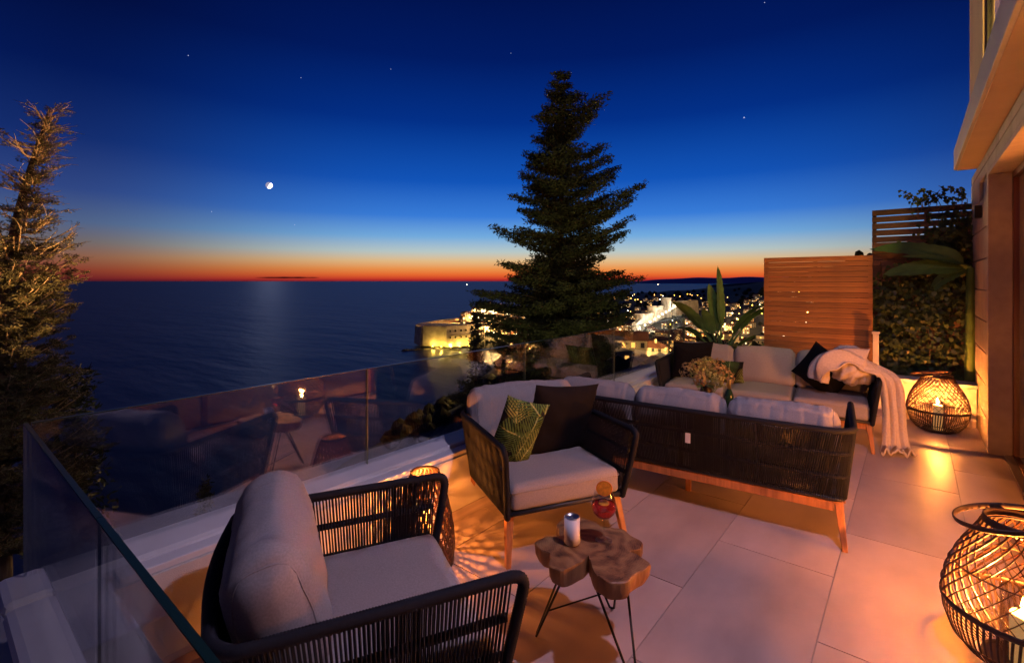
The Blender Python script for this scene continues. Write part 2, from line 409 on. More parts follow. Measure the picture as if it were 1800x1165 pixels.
# ---- parapets with bull-nosed coping
def parapet(name, label, boxes, copes, base):
    t = thing(name, label, 'wall')
    m = MB()
    for q in boxes: m.box(*q)
    m.build('wall_face', 'stucco', t)
    m = MB()
    for q in base: m.box(*q)
    m.build('skirting', 'tile', t, bevel=.004)
    for q in copes: MB().box(*q).build('coping', 'coping', t, bevel=.03 if q[5]-q[4] > .05 else .006)
    return t
parapet('parapet', 'long white rendered parapet under the seaward glass, with rounded coping', [(-2.74, -2.43, .29, 7.75, -1.2, .43)],
        [(-2.80, -2.53, .20, 7.8, .41, .474), (-2.527, -2.445, .52, 7.6, .43, .462)], [(-2.43, -2.418, .5, 7.5, 0, .075)])
parapet('parapet', 'short white parapet under the near side glass at the lower left corner', [(-2.43, 1.2, .30, .49, -1.2, .43)],
        [(-2.525, 1.2, .20, .50, .41, .472)], [(-2.41, 1.2, .49, .502, 0, .075)])
parapet('parapet', 'low white wall with grey capping behind the far lantern and sofa', [(-2.42, .55, 7.52, 7.72, -1.2, .44)],
        [(-2.43, .56, 7.48, 7.76, .44, .48)], [(-2.41, .55, 7.508, 7.52, 0, .075)])
o = MB().box(-3.66, -2.86, -3.2, 4.5, -.25, 0).build('lower_ledge', 'roof_slab', bevel=.01); o['kind'] = 'structure'

# ---- glass balustrade
def pane(t, x0, x1, y0, y1, z0, z1, joint=True):
    alongy = (x1-x0) < (y1-y0)
    g = MB().box(x0, x1, y0, y1, z0, z1-.004).build('glass_pane', 'glass', t)
    MB().box(x0-.0015, x1+.0015, y0, y1, z1-.004, z1).build('polished_edge', 'glassedge', g)
    if joint:
        if alongy: MB().box(x0-.001, x1+.001, y1+.0005, y1+.0035, z0, z1-.002).build('joint_strip', 'jointedge', g)
        else: MB().box(x1+.0005, x1+.003, y0+.004, y1-.004, z0, z1-.002).build('joint_strip', 'glassedge', g)
ZT = 1.086
ty = thing('glass_balustrade', 'frameless glass balustrade along the seaward parapet, reflecting the furniture', 'balustrade')
ys = [.297, 1.85, 3.50, 5.21, 6.9, 7.5]
for a, b in zip(ys, ys[1:]): pane(ty, -2.724, -2.706, a, b-.008, .45, ZT)
tx = thing('glass_balustrade', 'short glass balustrade at the near left corner crossing in front of the armchair', 'balustrade')
xs = [-2.716, -1.498, -.15]
for i, (a, b) in enumerate(zip(xs, xs[1:])): pane(tx, a, b-.006, .274, .288, .45, ZT, i == 0)
MB().box(-2.728, -2.7255, .276, .286, .45, ZT).build('corner_strip', 'jointedge', tx)

# ---- the house on the right
HX = .56; DX = .71
house = thing('house', 'pale stone house facade with deep eave and sliding glass door, right edge', 'house')
MB().box(HX+.03, 3.2, 6.62, 8.3, -1, 2.93).box(HX+.03, 3.2, -4, 6.62, 2.69, 2.93).build('wall', 'grout', house)
MB().box(3.0, 3.19, -3.9, 6.6, .001, 2.68).box(DX+.1, 3.0, -4, -3.9, .001, 2.68).box(DX+.1, 2.99, 6.56, 6.615, .001, 2.68).build('room_wall', 'plaster', house)
MB().box(HX-.005, HX+.16, 6.50, 6.62, 0, 2.66).box(HX-.005, HX+.16, -4, 6.62, 2.66, 2.70).build('door_reveal', 'stone2', house, bevel=.004)
# stone slabs, recessed joints
z = -.02; k = 0
while z < 2.9:
    h = min(.315, 2.915-z)
    edges = [6.62, 7.35, 8.3] if k % 2 else [6.62, 7.75, 8.3]
    if z > 2.35: edges = [-4, -2.6, -1.2, .2, 1.6, 3.0, 4.4, 5.8] + ([7.0, 8.3] if k % 2 else [7.35, 8.3])
    for a, b_ in zip(edges, edges[1:]):
        z0 = z
        if a < 6.6 and z < 2.70: z0 = 2.704
        if z+h-z0 < .05: continue
        MB().box(HX, HX+.03, a+.004, b_-.004, z0+.006, z+h-.006).build('stone_slab', 'stone', house, bevel=.004)
    z += .315; k += 1
MB().box(.374, 3.2, -4, 7.80, 2.95, 3.19).build('eave', 'fascia', house, bevel=.005)
MB().box(.40, 3.0, -3.9, 7.77, 2.938, 2.9485).build('soffit', 'plaster', house)
MB().box(HX, 3.2, 7.02, 8.55, 3.192, 6.2).box(HX, 3.2, 2.2, 7.02, 5.6, 6.2).box(HX, 3.2, -4, 2.2, 3.192, 6.2).box(HX, 3.2, 4.9, 5.3, 3.192, 5.6).build('upper_wall', 'plaster', house)
for y0, y1 in ((5.3, 7.02), (2.2, 4.9)):
    z0, z1 = 3.2, 5.6; vs = []
    for x in (HX+.03, HX+.08):
        for e in (0, .05): vs += [(x, y0+e, z0+e), (x, y1-e, z0+e), (x, y1-e, z1-e), (x, y0+e, z1-e)]
    fs = []
    for k in range(4):
        l = (k+1) % 4; fs += [(k, l, 4+l, 4+k), (8+k, 12+k, 12+l, 8+l), (k, 8+k, 8+l, l), (4+k, 4+l, 12+l, 12+k)]
    wf = MB().add(vs, fs).build('window_frame', 'black', house)
    MB().box(HX+.045, HX+.06, y0+.051, y1-.051, 3.251, 5.549).build('window_pane', 'upperglass', wf)
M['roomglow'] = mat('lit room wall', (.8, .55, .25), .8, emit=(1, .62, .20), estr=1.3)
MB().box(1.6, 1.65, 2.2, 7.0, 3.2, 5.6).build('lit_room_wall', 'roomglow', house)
lamp('upper_room_light', 'POINT', (1.1, 5.6, 4.6), 260, (1, .62, .16), .12, None)
# sliding doors
df = MB(); ye = 6.5; yy = [6.5, 4.3, 2.1, -.1, -2.3]
for q in yy: df.box(DX+.01, DX+.06, q-.06, q, .03, 2.64)
df.box(DX+.01, DX+.06, -2.3, 6.5, 0, .03).box(DX+.01, DX+.06, -2.3, 6.5, 2.60, 2.66)
df = df.build('door_frame', 'doorframe', house, bevel=.003)
MB().box(DX-.05, DX+.009, -2.3, 6.49, -.004, .012).build('door_track', 'alu', house)
for a, b_ in zip(yy, yy[1:]): MB().box(DX+.03, DX+.04, b_+.001, a-.061, .031, 2.599).build('door_pane', 'doorglass', df)
# curtain inside the near half, folded
cv = MB(); pts = []
n = 160
for i in range(n+1):
    y = 5.3 + 1.1*i/n; pts.append((DX+.20+.05*sin(y*46)+.01*sin(y*91), y))
vs = [(p[0], p[1], z) for z in (.03, 2.6) for p in pts]
cv.add(vs, [(i, i+1, n+2+i, n+1+i) for i in range(n)])
cv.build('curtain', 'curtain', house, smooth=True)
MB().box(DX+.01, 3.0, -4, 6.5, -.3, -.001).build('room_floor', 'plaster', house)
# ---- wall sconce
sconce = thing('wall_lamp', 'small black box wall lamp high on the stone facade', 'lamp', (HX, 7.10, 2.37))
MB().box(-.06, -.003, -.05, .05, -.065, .065).build('lamp_body', 'black', sconce, bevel=.005)
MB().box(-.004, 0, -.03, .03, -.04, .04).build('backplate', 'black', sconce)
MB().box(-.05, -.015, -.035, .035, -.068, -.0655).build('lens', 'windark', sconce)

# ---- slatted screens
def screen(label, x0, x1, y, z0, z1, slat_h, gap, material, loose=()):
    t = thing('slatted_screen', label, 'screen', (x0, y, z0)); H = z1-z0; Wd = x1-x0
    z = 0; me = None; rnd = random.Random(3)
    while z + slat_h <= H+.001:
        if me is None:
            o = MB().box(0, Wd, 0, .02, 0, slat_h).build('slat', material, t, bevel=.003); me = o.data
        else:
            o = link('slat', me, t, bevel=.003)
        g = 0
        top = H-(z+slat_h)
        if gap and top < .45: g = gap
        o.location = (0, rnd.uniform(-.0015, .0015), z); z += slat_h + .0035 + g
    for x in (0.0, Wd/2-.025, Wd-.05): MB().box(x+.002, x+.048, .022, .07, -.02, z-.02-g).build('post', material, t, bevel=.003)
    return t
screen('orange brown cedar slat screen lit warmly behind the far sofa', -1.67, -.40, 7.80, .45, 2.03, .066, 0, 'slat')
screen('taller dark slatted screen overgrown with ivy beside the house', -.43, .70, 8.25, .2, 2.66, .075, .012, 'slat2')
t = thing('fence_post', 'short cream post at the right end of the cedar screen', 'post', (-.36, 7.66, .48))
MB().box(-.03, .03, -.03, .03, 0, .50).box(-.04, .04, -.04, .04, .50, .53).build('post', 'stucco', t, bevel=.004)

# ================================================================ FURNITURE
def catmull(pts, n=8):
    pts = [Vector(p) for p in pts]; out_ = []
    for i in range(len(pts)-1):
        p0 = pts[max(0, i-1)]; p1 = pts[i]; p2 = pts[i+1]; p3 = pts[min(len(pts)-1, i+2)]
        for k in range(n):
            u = k/n; out_.append(.5*((2*p1)+(-p0+p2)*u+(2*p0-5*p1+4*p2-p3)*u*u+(-p0+3*p1-3*p2+p3)*u**3))
    out_.append(pts[-1]); return out_
def u_path(W, D0, D1, z, rc, bow=0.0, step=.01):
    """open U in plan: from the right front, round the back, to the left front. front is +y"""
    pts = []
    hw = W/2; yb = D0; yf = D1
    pts.append((hw, yf)); pts.append((hw, yb+rc))
    for k in range(1, 8):
        a = k/8*pi/2; pts.append((hw-rc+rc*cos(a), yb+rc-rc*sin(a)))
    pts.append((hw-rc, yb)); 
    for k in range(1, 12): 
        q = k/12; pts.append((hw-rc-(W-2*rc)*q, yb-bow*sin(pi*q)))
    pts.append((-hw+rc, yb))
    for k in range(7, 0, -1):
        a = k/8*pi/2; pts.append((-hw+rc-rc*cos(a), yb+rc-rc*sin(a)))
    pts.append((-hw, yb+rc)); pts.append((-hw, yf))
    pts = [Vector((p[0], p[1], z)) for p in pts]
    return resample(pts, step)
def resample(pts, step=None, n=None):
    ds = [0]
    for a, b in zip(pts, pts[1:]): ds.append(ds[-1]+(b-a).length)
    tot = ds[-1]; n = n or max(2, int(tot/step)); out_ = []; j = 0
    for i in range(n+1):
        d = tot*i/n
        while j < len(ds)-2 and ds[j+1] < d: j += 1
        k = (d-ds[j])/max(1e-9, ds[j+1]-ds[j]); out_.append(pts[j].lerp(pts[j+1], k))
    return out_

def box_cushion(w, d, h, nx=26, ny=22, crown=.012, edge=.045, wr=.006, seed=0, lump=.0, piping=False):
    """soft box: rounded edges, crowned top, wrinkles; origin at the centre of its bottom"""
    m = MB(); vs = {}; 
    pts = []; fs = []
    def P(x, y, z):
        # x,y,z in [-1,1] on cube surface
        hx, hy, hz = w/2, d/2, h/2
        p = Vector((x*hx, y*hy, z*hz)); e = min(edge, hx*.98, hy*.98, hz*.98)
        c = Vector((max(-hx+e, min(hx-e, p.x)), max(-hy+e, min(hy-e, p.y)), max(-hz+e, min(hz-e, p.z))))
        v = p-c
        if v.length > 1e-6: p = c + v.normalized()*e
        bx = (1-x*x); by = (1-y*y); bz = (1-z*z)
        nrm_ = v.normalized() if v.length > 1e-6 else Vector((0, 0, 1))
        p.z += (crown*2 if z > 0 else crown*.3)*(bx**.6)*(by**.6)*(1 if z > 0 else -1)*min(1, abs(z)*1.0)
        p.y += (1 if y > 0 else -1)*lump*(bx**.5)*max(0, bz)**.7*abs(y)
        p.x += (1 if x > 0 else -1)*lump*.5*(by**.5)*max(0, bz)**.7*abs(x)
        q = Vector((p.x*5+seed*7.3, p.y*5, p.z*5)); 
        nn = noise.noise(q)*.8 + noise.noise(q*2.7)*.5
        p += nrm_*wr*nn
        rid = (1-abs(noise.noise(Vector((p.x*16+seed*3, p.y*3, p.z*4+seed)))))**6
        p -= nrm_*wr*.9*rid*(abs(x)**1.5)
        p.z += h/2
        return p
    idx = {}
    def vid(x, y, z):
        key = (round(x, 4), round(y, 4), round(z, 4))
        if key not in idx: idx[key] = len(pts); pts.append(P(x, y, z))
        return idx[key]
    nz = 10
    def face(fn, a, b):
        for i in range(a):
            for j in range(b):
                q = [(-1+2*i/a, -1+2*j/b), (-1+2*(i+1)/a, -1+2*j/b), (-1+2*(i+1)/a, -1+2*(j+1)/b), (-1+2*i/a, -1+2*(j+1)/b)]
                fs.append(tuple(vid(*fn(*s)) for s in q))
    face(lambda x, y: (x, y, 1), nx, ny); face(lambda x, y: (-x, y, -1), nx, ny)
    face(lambda x, z: (x, -1, z), nx, nz); face(lambda x, z: (-x, 1, z), nx, nz)
    face(lambda y, z: (1, y, z), ny, nz); face(lambda y, z: (-1, -y, z), ny, nz)
    m.add(pts, fs)
    return m
def seam(w, d, z, edge=.02):
    """piping round a cushion at height z"""
    hw, hd = w/2-.001, d/2-.001; e = edge; pts = []
    for cx, cy, a0 in ((hw-e, hd-e, 0), (-hw+e, hd-e, 90), (-hw+e, -hd+e, 180), (hw-e, -hd+e, 270)):
        for k in range(5):
            a = R(a0+k*22.5); pts.append((cx+e*cos(a), cy+e*sin(a), z))
    return MB().tube(pts, .0035, 5, closed=True)
def pillow(w, h, th, seed=0, n=26, pinch=.07):
    """throw pillow standing in the xz plane, centre at the origin"""
    m = MB(); top = []; 
    def P(u, v, s):
        x = u*w/2*(1-pinch*(1-v*v)*abs(u)**2); z = v*h/2*(1-pinch*(1-u*u)*abs(v)**2)
        b = ((1-abs(u)**2.6)*(1-abs(v)**2.6))
        t_ = th/2*(max(0, b)**.55)
        wr = .010*noise.noise(Vector((u*2.5+seed*5, v*2.5, s*3)))+.004*noise.noise(Vector((u*8+seed, v*8, s*3+seed)))
        ang = atan2(v, u); rr = sqrt(u*u+v*v)
        wr += .004*sin(ang*14+seed*2+3*noise.noise(Vector((u*3, v*3, seed))))*rr*rr
        t_ += wr*min(1, b*4)
        return (x, s*t_, z)
    vs = []; fs = []
    for s in (1, -1):
        o = len(vs)
        for i in range(n+1):
            for j in range(n+1): vs.append(P(-1+2*i/n, -1+2*j/n, s))
        for i in range(n):
            for j in range(n):
                a = o+i*(n+1)+j; q = (a, a+n+1, a+n+2, a+1)
                fs.append(q[::-1] if s > 0 else q) 
    return m.add(vs, fs)

def cords(top, bot, count, r, off, mid=None):
    """straight rope strands from the top rail to the bottom rail, an inner and an outer layer"""
    m = MB(); n = len(top)-1
    for i in range(count):
        q = (i+.5)/count*n; j = min(n-1, int(q)); k = q-j
        a = top[j].lerp(top[j+1], k); b = bot[j].lerp(bot[j+1], k)
        tg = (top[j+1]-top[j]); tg.z = 0; tg.normalize(); nn = Vector((tg.y, -tg.x, 0))
        for s in (1, -1):
            pa = a+nn*off*s; pb = b+nn*off*s; jj = random.uniform(-.0008, .0008)
            vs = []
            for p in (pa, pb):
                for dx, dn in ((-r, 0), (0, r), (r, 0), (0, -r)):
                    vs.append(p+tg*(dx+jj)+nn*dn)
            m.add(vs, [(0, 1, 5, 4), (1, 2, 6, 5), (2, 3, 7, 6), (3, 0, 4, 7)])
    return m
def wrapped_rail(pts, r):
    p = resample([Vector(q) for q in pts], .0045)
    return MB().tube(p, lambda i: r*(1.05 if i % 2 else .93), 8)

def seat_unit(t, W, D, zt=.70, zb=.285, inset=.05, binset=.10, rc=.13, cushions=1, bow=.03, back_mid=True, leg_out=.035, cc=.0135, wood_beam=False, dividers=0):
    """rope lounge seat. local front = +y, origin on the floor under the middle of the back rail"""
    top = u_path(W, 0, D-.02, zt, rc, bow)
    bot = resample(u_path(W-2*inset, binset, D-.06, zb, max(.04, rc-.07), 0), n=len(top)-1)
    # rails with rounded front corners running down to the seat
    fr = [Vector(top[0])]; 
    def arm_end(sx):
        tp = Vector((sx*W/2, D-.02, zt)); bp = Vector((sx*(W/2-inset), D-.06, zb))
        o_ = [tp+Vector((0, .0, 0)), tp+Vector((0, .03, -.008)), tp+Vector((-sx*.002, .045, -.03)), tp.lerp(bp, .16)+Vector((0, .05, 0)), tp.lerp(bp, .5)+Vector((0, .035, 0)), bp+Vector((0, .01, 0)), bp]
        return catmull(o_, 5)
    path = list(reversed(arm_end(1))) + top[1:-1] + arm_end(-1)
    wrapped_rail(path, .020).build('rope_wrapped_rail', 'rope', t, smooth=True)
    MB().tube(bot + [bot[0]], .014, 8).build('seat_rail', 'frame', t, smooth=True)
    for q in (.34, .67):
        mp = [a.lerp(b, q) for a, b in zip(top, bot)]
        if not back_mid: pass
        MB().tube(mp[::2], .0155, 6).build('middle_rail', 'rope', t, smooth=True)
    tot = sum((a-b).length for a, b in zip(top, top[1:]))
    cords(top, bot, int(tot/cc), .0036, .0145).build('rope_strands', 'rope', t, kind='stuff')
    for k in range(dividers):
        x = -W/2 + W*(k+1)/(dividers+1)
        MB().tube([(x, -bow*.95, zt), (x, binset, zb)], .011, 6).build('upright', 'frame', t)
    # seat deck
    MB().box(-W/2+inset+.01, W/2-inset-.01, binset+.01, D-.07, zb-.012, zb+.004).build('seat_deck', 'frame', t)
    # legs
    for sx in (1, -1):
        for fy in (0, 1):
            y0 = binset+.03 if fy == 0 else D-.10; x0 = sx*(W/2-inset-.03)
            y1 = y0 + (-.09 if fy == 0 else .07); x1 = x0 + sx*leg_out
            a, b = .024, .015; vs = []
            for (x, y, z, s) in ((x0, y0, zb-.002, a), (x1, y1, 0, b)):
                vs += [(x-s, y-s, z), (x+s, y-s, z), (x+s, y+s, z), (x-s, y+s, z)]
            MB().add(vs, [(0, 1, 2, 3), (7, 6, 5, 4), (0, 4, 5, 1), (1, 5, 6, 2), (2, 6, 7, 3), (3, 7, 4, 0)]).build('leg', 'wood', t, bevel=.004)
    if wood_beam:
        MB().box(-W/2+inset+.05, W/2-inset-.05, binset-.005, binset+.035, zb-.075, zb-.016).build('wood_beam', 'wood', t, bevel=.004)
        MB().box(-W/2+inset+.05, W/2-inset-.05, D-.12, D-.08, zb-.075, zb-.016).build('wood_beam', 'wood', t, bevel=.004)
        MB().box(-.02, .02, binset+.04, D-.125, zb-.07, zb-.02).build('cross_beam', 'wood', t)
        MB().add([(-.018, binset+.3, 0), (.018, binset+.3, 0), (.018, binset+.336, 0), (-.018, binset+.336, 0), (-.022, binset+.30, zb-.07), (.022, binset+.30, zb-.07), (.022, binset+.34, zb-.07), (-.022, binset+.34, zb-.07)],
                 [(0, 3, 2, 1), (4, 5, 6, 7), (0, 1, 5, 4), (1, 2, 6, 5), (2, 3, 7, 6), (3, 0, 4, 7)]).build('leg', 'wood', t)
    iw = W-2*inset-.03
    cw = iw/cushions
    for k in range(cushions):
        cx = -iw/2+cw*(k+.5)
        c = box_cushion(cw-.012, D-binset-.05, .155, crown=.010, seed=k+int(W*10), wr=.004, edge=.038).build('seat_cushion', 'fabric', t, smooth=True, loc=(cx, binset+(D-binset)/2-.02, zb+.008))
        seam(cw-.014, D-binset-.052, .117).build('piping', 'fabric', c, smooth=True)
    return iw, cw
def back_cushion(t, cx, w, h, th, y, z, lean, seed, wr=.009, rz=0, crease=0, ed=.34, crown=.014, lump=.028):
    """thick soft back cushion leaning on the back rail"""
    m = box_cushion(w, th, h, nx=70, ny=14, crown=crown, edge=th*ed, wr=wr, seed=seed, lump=lump)
    vs = []
    for v in m.v:
        x, yy, zz = v
        q = zz/h
        # puckers running down from the top seam
        rg = 1-abs(noise.noise(Vector((x*12+seed*2.7, zz*4.0, seed)))*2.2); pk = -crease*max(0, rg)**3*min(1, max(0, q-.25)*2)*1.2 + crease*.8*noise.noise(Vector((x*9+seed, zz*6, seed+3)))
        s = 1 if yy > 0 else -1
        vs.append((x*(1-.03*q), yy + s*pk, zz + abs(pk)*.6 + .008*(abs(2*x/w)**6)*q))
    m.v = vs
    c = m.build('back_cushion', 'fabric', t, smooth=True, loc=(cx, y, z), rot=(R(lean), 0, R(rz)))
    bv = BVHTree.FromPolygons([Vector(v) for v in m.v], m.f)
    for sx in (-1, 1):
        pts = []
        for k in range(40):
            a = 2*pi*k/40; hit = bv.ray_cast(Vector((sx*w*.445, 0, h*.5)), Vector((0, cos(a)*.6, sin(a))).normalized())
            if hit[0] is not None: pts.append(hit[0])
        if len(pts) > 20: MB().tube(pts, .0030, 5, closed=True).build('piping', 'fabric', c, smooth=True)
    return c

# ---- near armchair (seen from its side, lower left)
ch1 = thing('rope_armchair', 'nearest dark rope armchair with no throw pillows, against the glass at lower left', 'armchair', (-1.80, .665, 0), R(-26), 'rope lounge armchairs')
seat_unit(ch1, .90, .88, zt=.68, bow=.03, rc=.10, inset=.035, binset=.12)
c = back_cushion(ch1, 0, .80, .44, .24, .225, .44, 15, 3, wr=.008, crease=.004, ed=.45, crown=.004, lump=.015)
for sx in (): MB().tube([(sx*.392, -.085, .04), (sx*.400, -.02, .16), (sx*.400, .01, .30), (sx*.388, .05, .42)], .0022, 5).build('seam', 'fabric', c)
# ---- second armchair, facing the side table
ch2 = thing('rope_armchair', 'dark rope armchair holding a palm print pillow and a black pillow', 'armchair', (-2.38, 2.93, 0), R(-118), 'rope lounge armchairs')
seat_unit(ch2, .90, .90, bow=.09, rc=.17, inset=.05, binset=.12)
back_cushion(ch2, 0, .84, .45, .19, .22, .43, 14, 8, wr=.010, crease=.004)
# ---- sofa with its back to the camera
sf1 = thing('rope_sofa', 'dark rope three seat sofa seen from behind, no pillows or throw on it', 'sofa', (-1.325, 3.45, 0), R(5.9), 'rope lounge sofas')
iw, cw = seat_unit(sf1, 2.12, .86, zt=.735, rc=.12, cushions=3, bow=.02, inset=.05, binset=.10, wood_beam=True, dividers=3, cc=.0125)
for k in range(3): back_cushion(sf1, -iw/2+cw*(k+.5), cw-.005, .40, .20, .20, .44, 10, 20+k, wr=.008, crease=.006, ed=.42, crown=.006)
tg = MB().box(-.018, .018, -.004, -.002, -.05, .02).build('care_tag', 'tag', sf1, loc=(.10, -.012, .56))
# ---- far sofa facing the camera
sf2 = thing('rope_sofa', 'far rope sofa facing the viewer, cream throw over its right arm', 'sofa', (-1.38, 6.53, 0), R(180+6), 'rope lounge sofas')
iw, cw = seat_unit(sf2, 2.10, .88, zt=.70, rc=.12, cushions=3, bow=.02, inset=.05, binset=.10, wood_beam=True, dividers=3)
for k in range(3): back_cushion(sf2, -iw/2+cw*(k+.5), cw-.005, .42, .18, .20, .43, 12, 30+k, wr=.007)

def print_palm(o, seed):
    rn = random.Random(seed); fronds = []
    for k in range(9):
        fronds.append((rn.uniform(-.22, .22), rn.uniform(-.28, .20), rn.uniform(-.9, .9)+(.4 if k % 2 else -.4), rn.uniform(.26, .40), rn.uniform(.09, .14), rn.uniform(0, 1)))
    ca = o.data.color_attributes.new('print', 'FLOAT_COLOR', 'POINT'); out_ = []
    for v in o.data.vertices:
        x, z = v.co.x, v.co.z; c = (.006, .008, .010)
        for (ox, oz, an, ln, wd, tn) in fronds:
            dx, dz = x-ox, z-oz; a = dx*sin(an)+dz*cos(an); b = dx*cos(an)-dz*sin(an); b += .35*a*a*(1 if tn > .5 else -1)
            sh = a-abs(b)*.85
            if 0 < sh < ln and abs(b) < wd*(sin(pi*min(1, sh/ln*.85+.15)))**.7:
                st_ = (sh/.021) % 1; w_ = .62-.35*abs(b)/wd
                if abs(st_-.5) < w_*.5 or abs(b) < .0035:
                    q = .35+.65*tn*(1-abs(b)/wd*.4); c = (.16*q+.14*tn*tn, .34*q, .09*q)
                    if abs(b) < .0035: c = (.30, .38, .16)
                elif abs(b) < wd*.9: c = (.010, .022, .010) if abs(st_-.5) < w_*.8 else c
        out_ += [*c, 1]
    ca.data.foreach_set('color', out_)
def throw_pillow(label, mtl, w, h, th, loc, rot, seed, name='throw_pillow', group='throw pillows'):
    o = pillow(w, h, th, seed, n=110 if mtl == 'palm' else 26).build(name, mtl, smooth=True, loc=loc, rot=rot)
    if mtl == 'palm': print_palm(o, seed)
    return tag(o, label, 'pillow', group)
# pillows on the second armchair
def on(seat, x, y, z): return seat.matrix_basis @ Vector((x, y, z)) if False else Matrix.LocRotScale(seat.location, seat.rotation_euler, None) @ Vector((x, y, z))
throw_pillow('large square black pillow leaning in the armchair by the side table', 'darkfab', .58, .54, .18, on(ch2, -.17, .43, .67), (R(-14), R(-6), R(-118+12)), 2)
throw_pillow('palm leaf print pillow in green on black, propped beside the black one', 'palm', .30, .48, .12, on(ch2, .20, .53, .655), (R(-14), R(-16), R(-118-6)), 5)
# pillows on the far sofa
throw_pillow('dark charcoal pillow at the left end of the far sofa behind the flowers', 'darkfab', .48, .48, .16, on(sf2, .76, .42, .68), (R(14), 0, R(6+30)), 7)
throw_pillow('palm leaf print pillow lying behind the hydrangea bunch on the far sofa', 'palm', .50, .30, .12, on(sf2, .42, .46, .58), (R(20), 0, R(8)), 9)
throw_pillow('black pillow standing on its corner under the cream throw', 'darkfab', .48, .48, .16, on(sf2, -.60, .44, .68), (R(16), R(36), R(6-10)), 11)

# ---- cream throw over the far sofa's right arm
def throw():
    prof = catmull([(-.62, .60, .60), (-.66, .60, .76), (-.78, .60, .84), (-.92, .61, .79), (-1.05, .63, .74), (-1.15, .66, .66), (-1.175, .68, .40), (-1.18, .70, .14), (-1.185, .74, .035), (-1.20, .86, .020)], 11)
    wd = [.26, .40, .40, .34, .26, .21, .20, .23, .27, .30]
    n = len(prof); cols = 44; vs = []
    for i, p in enumerate(prof):
        q = i/(n-1); wi = lerp_tab(q*(len(wd)-1), list(enumerate(wd)))
        tg_ = (prof[min(n-1, i+1)]-prof[max(0, i-1)]).normalized()
        hk = smooth(.40, .60, q); wdir = Vector((.92*hk, 1-.62*hk, 0)).normalized()
        nn = wdir.cross(tg_)
        if nn.length < .1: nn = Vector((0, 0, 1))
        nn.normalize()
        for j in range(cols+1):
            s = -1+2*j/cols
            fold = .022*sin(s*9+q*2+1.5*sin(q*6))+.012*sin(s*19+q*7)+.02*noise.noise(Vector((s*2, q*7, 1)))
            bulge = (.09*(1-s*s)+.03*sin(s*7+q*24)) if q < .34 else .012
            vs.append(p + wdir*(s*wi*.5) + nn*(fold*(1.0 if q > .34 else 1.7)+bulge) + Vector((0, 0, abs(.030*sin(s*7)) if q > .93 else 0)))
    fs = [(i*(cols+1)+j, i*(cols+1)+j+1, (i+1)*(cols+1)+j+1, (i+1)*(cols+1)+j) for i in range(n-1) for j in range(cols)]
    t_ = MB().add(vs, fs).build('throw_blanket', 'throw', smooth=True, loc=sf2.location, rot=sf2.rotation_euler)
    so = t_.modifiers.new('thick', 'SOLIDIFY'); so.thickness = .014; so.offset = 0
    m = MB(); nu, nv = 54, 30
    for i in range(nv+1):
        ph = pi*i/nv
        for j in range(nu):
            a = 2*pi*j/nu; d = Vector((sin(ph)*cos(a), sin(ph)*sin(a), cos(ph)))
            f_ = 1+.10*noise.noise(d*1.6)+.085*sin(d.x*9+d.z*4+4*noise.noise(d*1.3))+.04*sin(d.x*19+d.y*7-d.z*6)
            m.v.append((d.x*.215*f_, d.y*.17*f_, d.z*.155*f_))
    for i in range(nv):
        for j in range(nu): l = (j+1) % nu; m.f.append((i*nu+j, (i+1)*nu+j, (i+1)*nu+l, i*nu+l)); m.m.append(0)
    m.build('bunched_end', 'throw', t_, smooth=True, loc=(-.84, .58, .755), rot=(R(10), R(-14), 0))
    tag(t_, 'cream knitted throw draped over the far sofa arm down to the floor', 'blanket')
throw()

# ---- coffee table between the sofas, flowers and bottle
ct = thing('coffee_table', 'low wooden coffee table between the two sofas, mostly hidden', 'table', (-1.5, 4.95, 0), R(8))
MB().box(-.45, .45, -.28, .28, .36, .40).build('tabletop', 'wood', ct, bevel=.006)
for sx in (-1, 1):
    for sy in (-1, 1): MB().tube([(sx*.36, sy*.2, .36), (sx*.41, sy*.25, 0)], lambda i: .022-.006*i, 8).build('leg', 'wood', ct)
fl = thing('flower_vase', 'bunch of green and dusty pink hydrangeas in a dark vase', 'flowers', (-1.60, 5.02, .385))
fl.scale = (.9, .9, .95)
MB().lathe([(.05, 0), (.085, .03), (.095, .12), (.06, .20), (.07, .235), (.06, .23), (.05, .19), (.08, .12), (.07, .03)], 20, cap=(True, False)).build('vase', 'vase', fl, smooth=True)
M['petg'] = mat('green hydrangea petals', (.24, .30, .06), .6, noise_scale=20, var=.4, tint=(.45, .40, .12))
M['petp'] = mat('dusty pink hydrangea petals', (.30, .12, .06), .6, noise_scale=20, var=.4, tint=(.42, .30, .10))
rnd = random.Random(5)
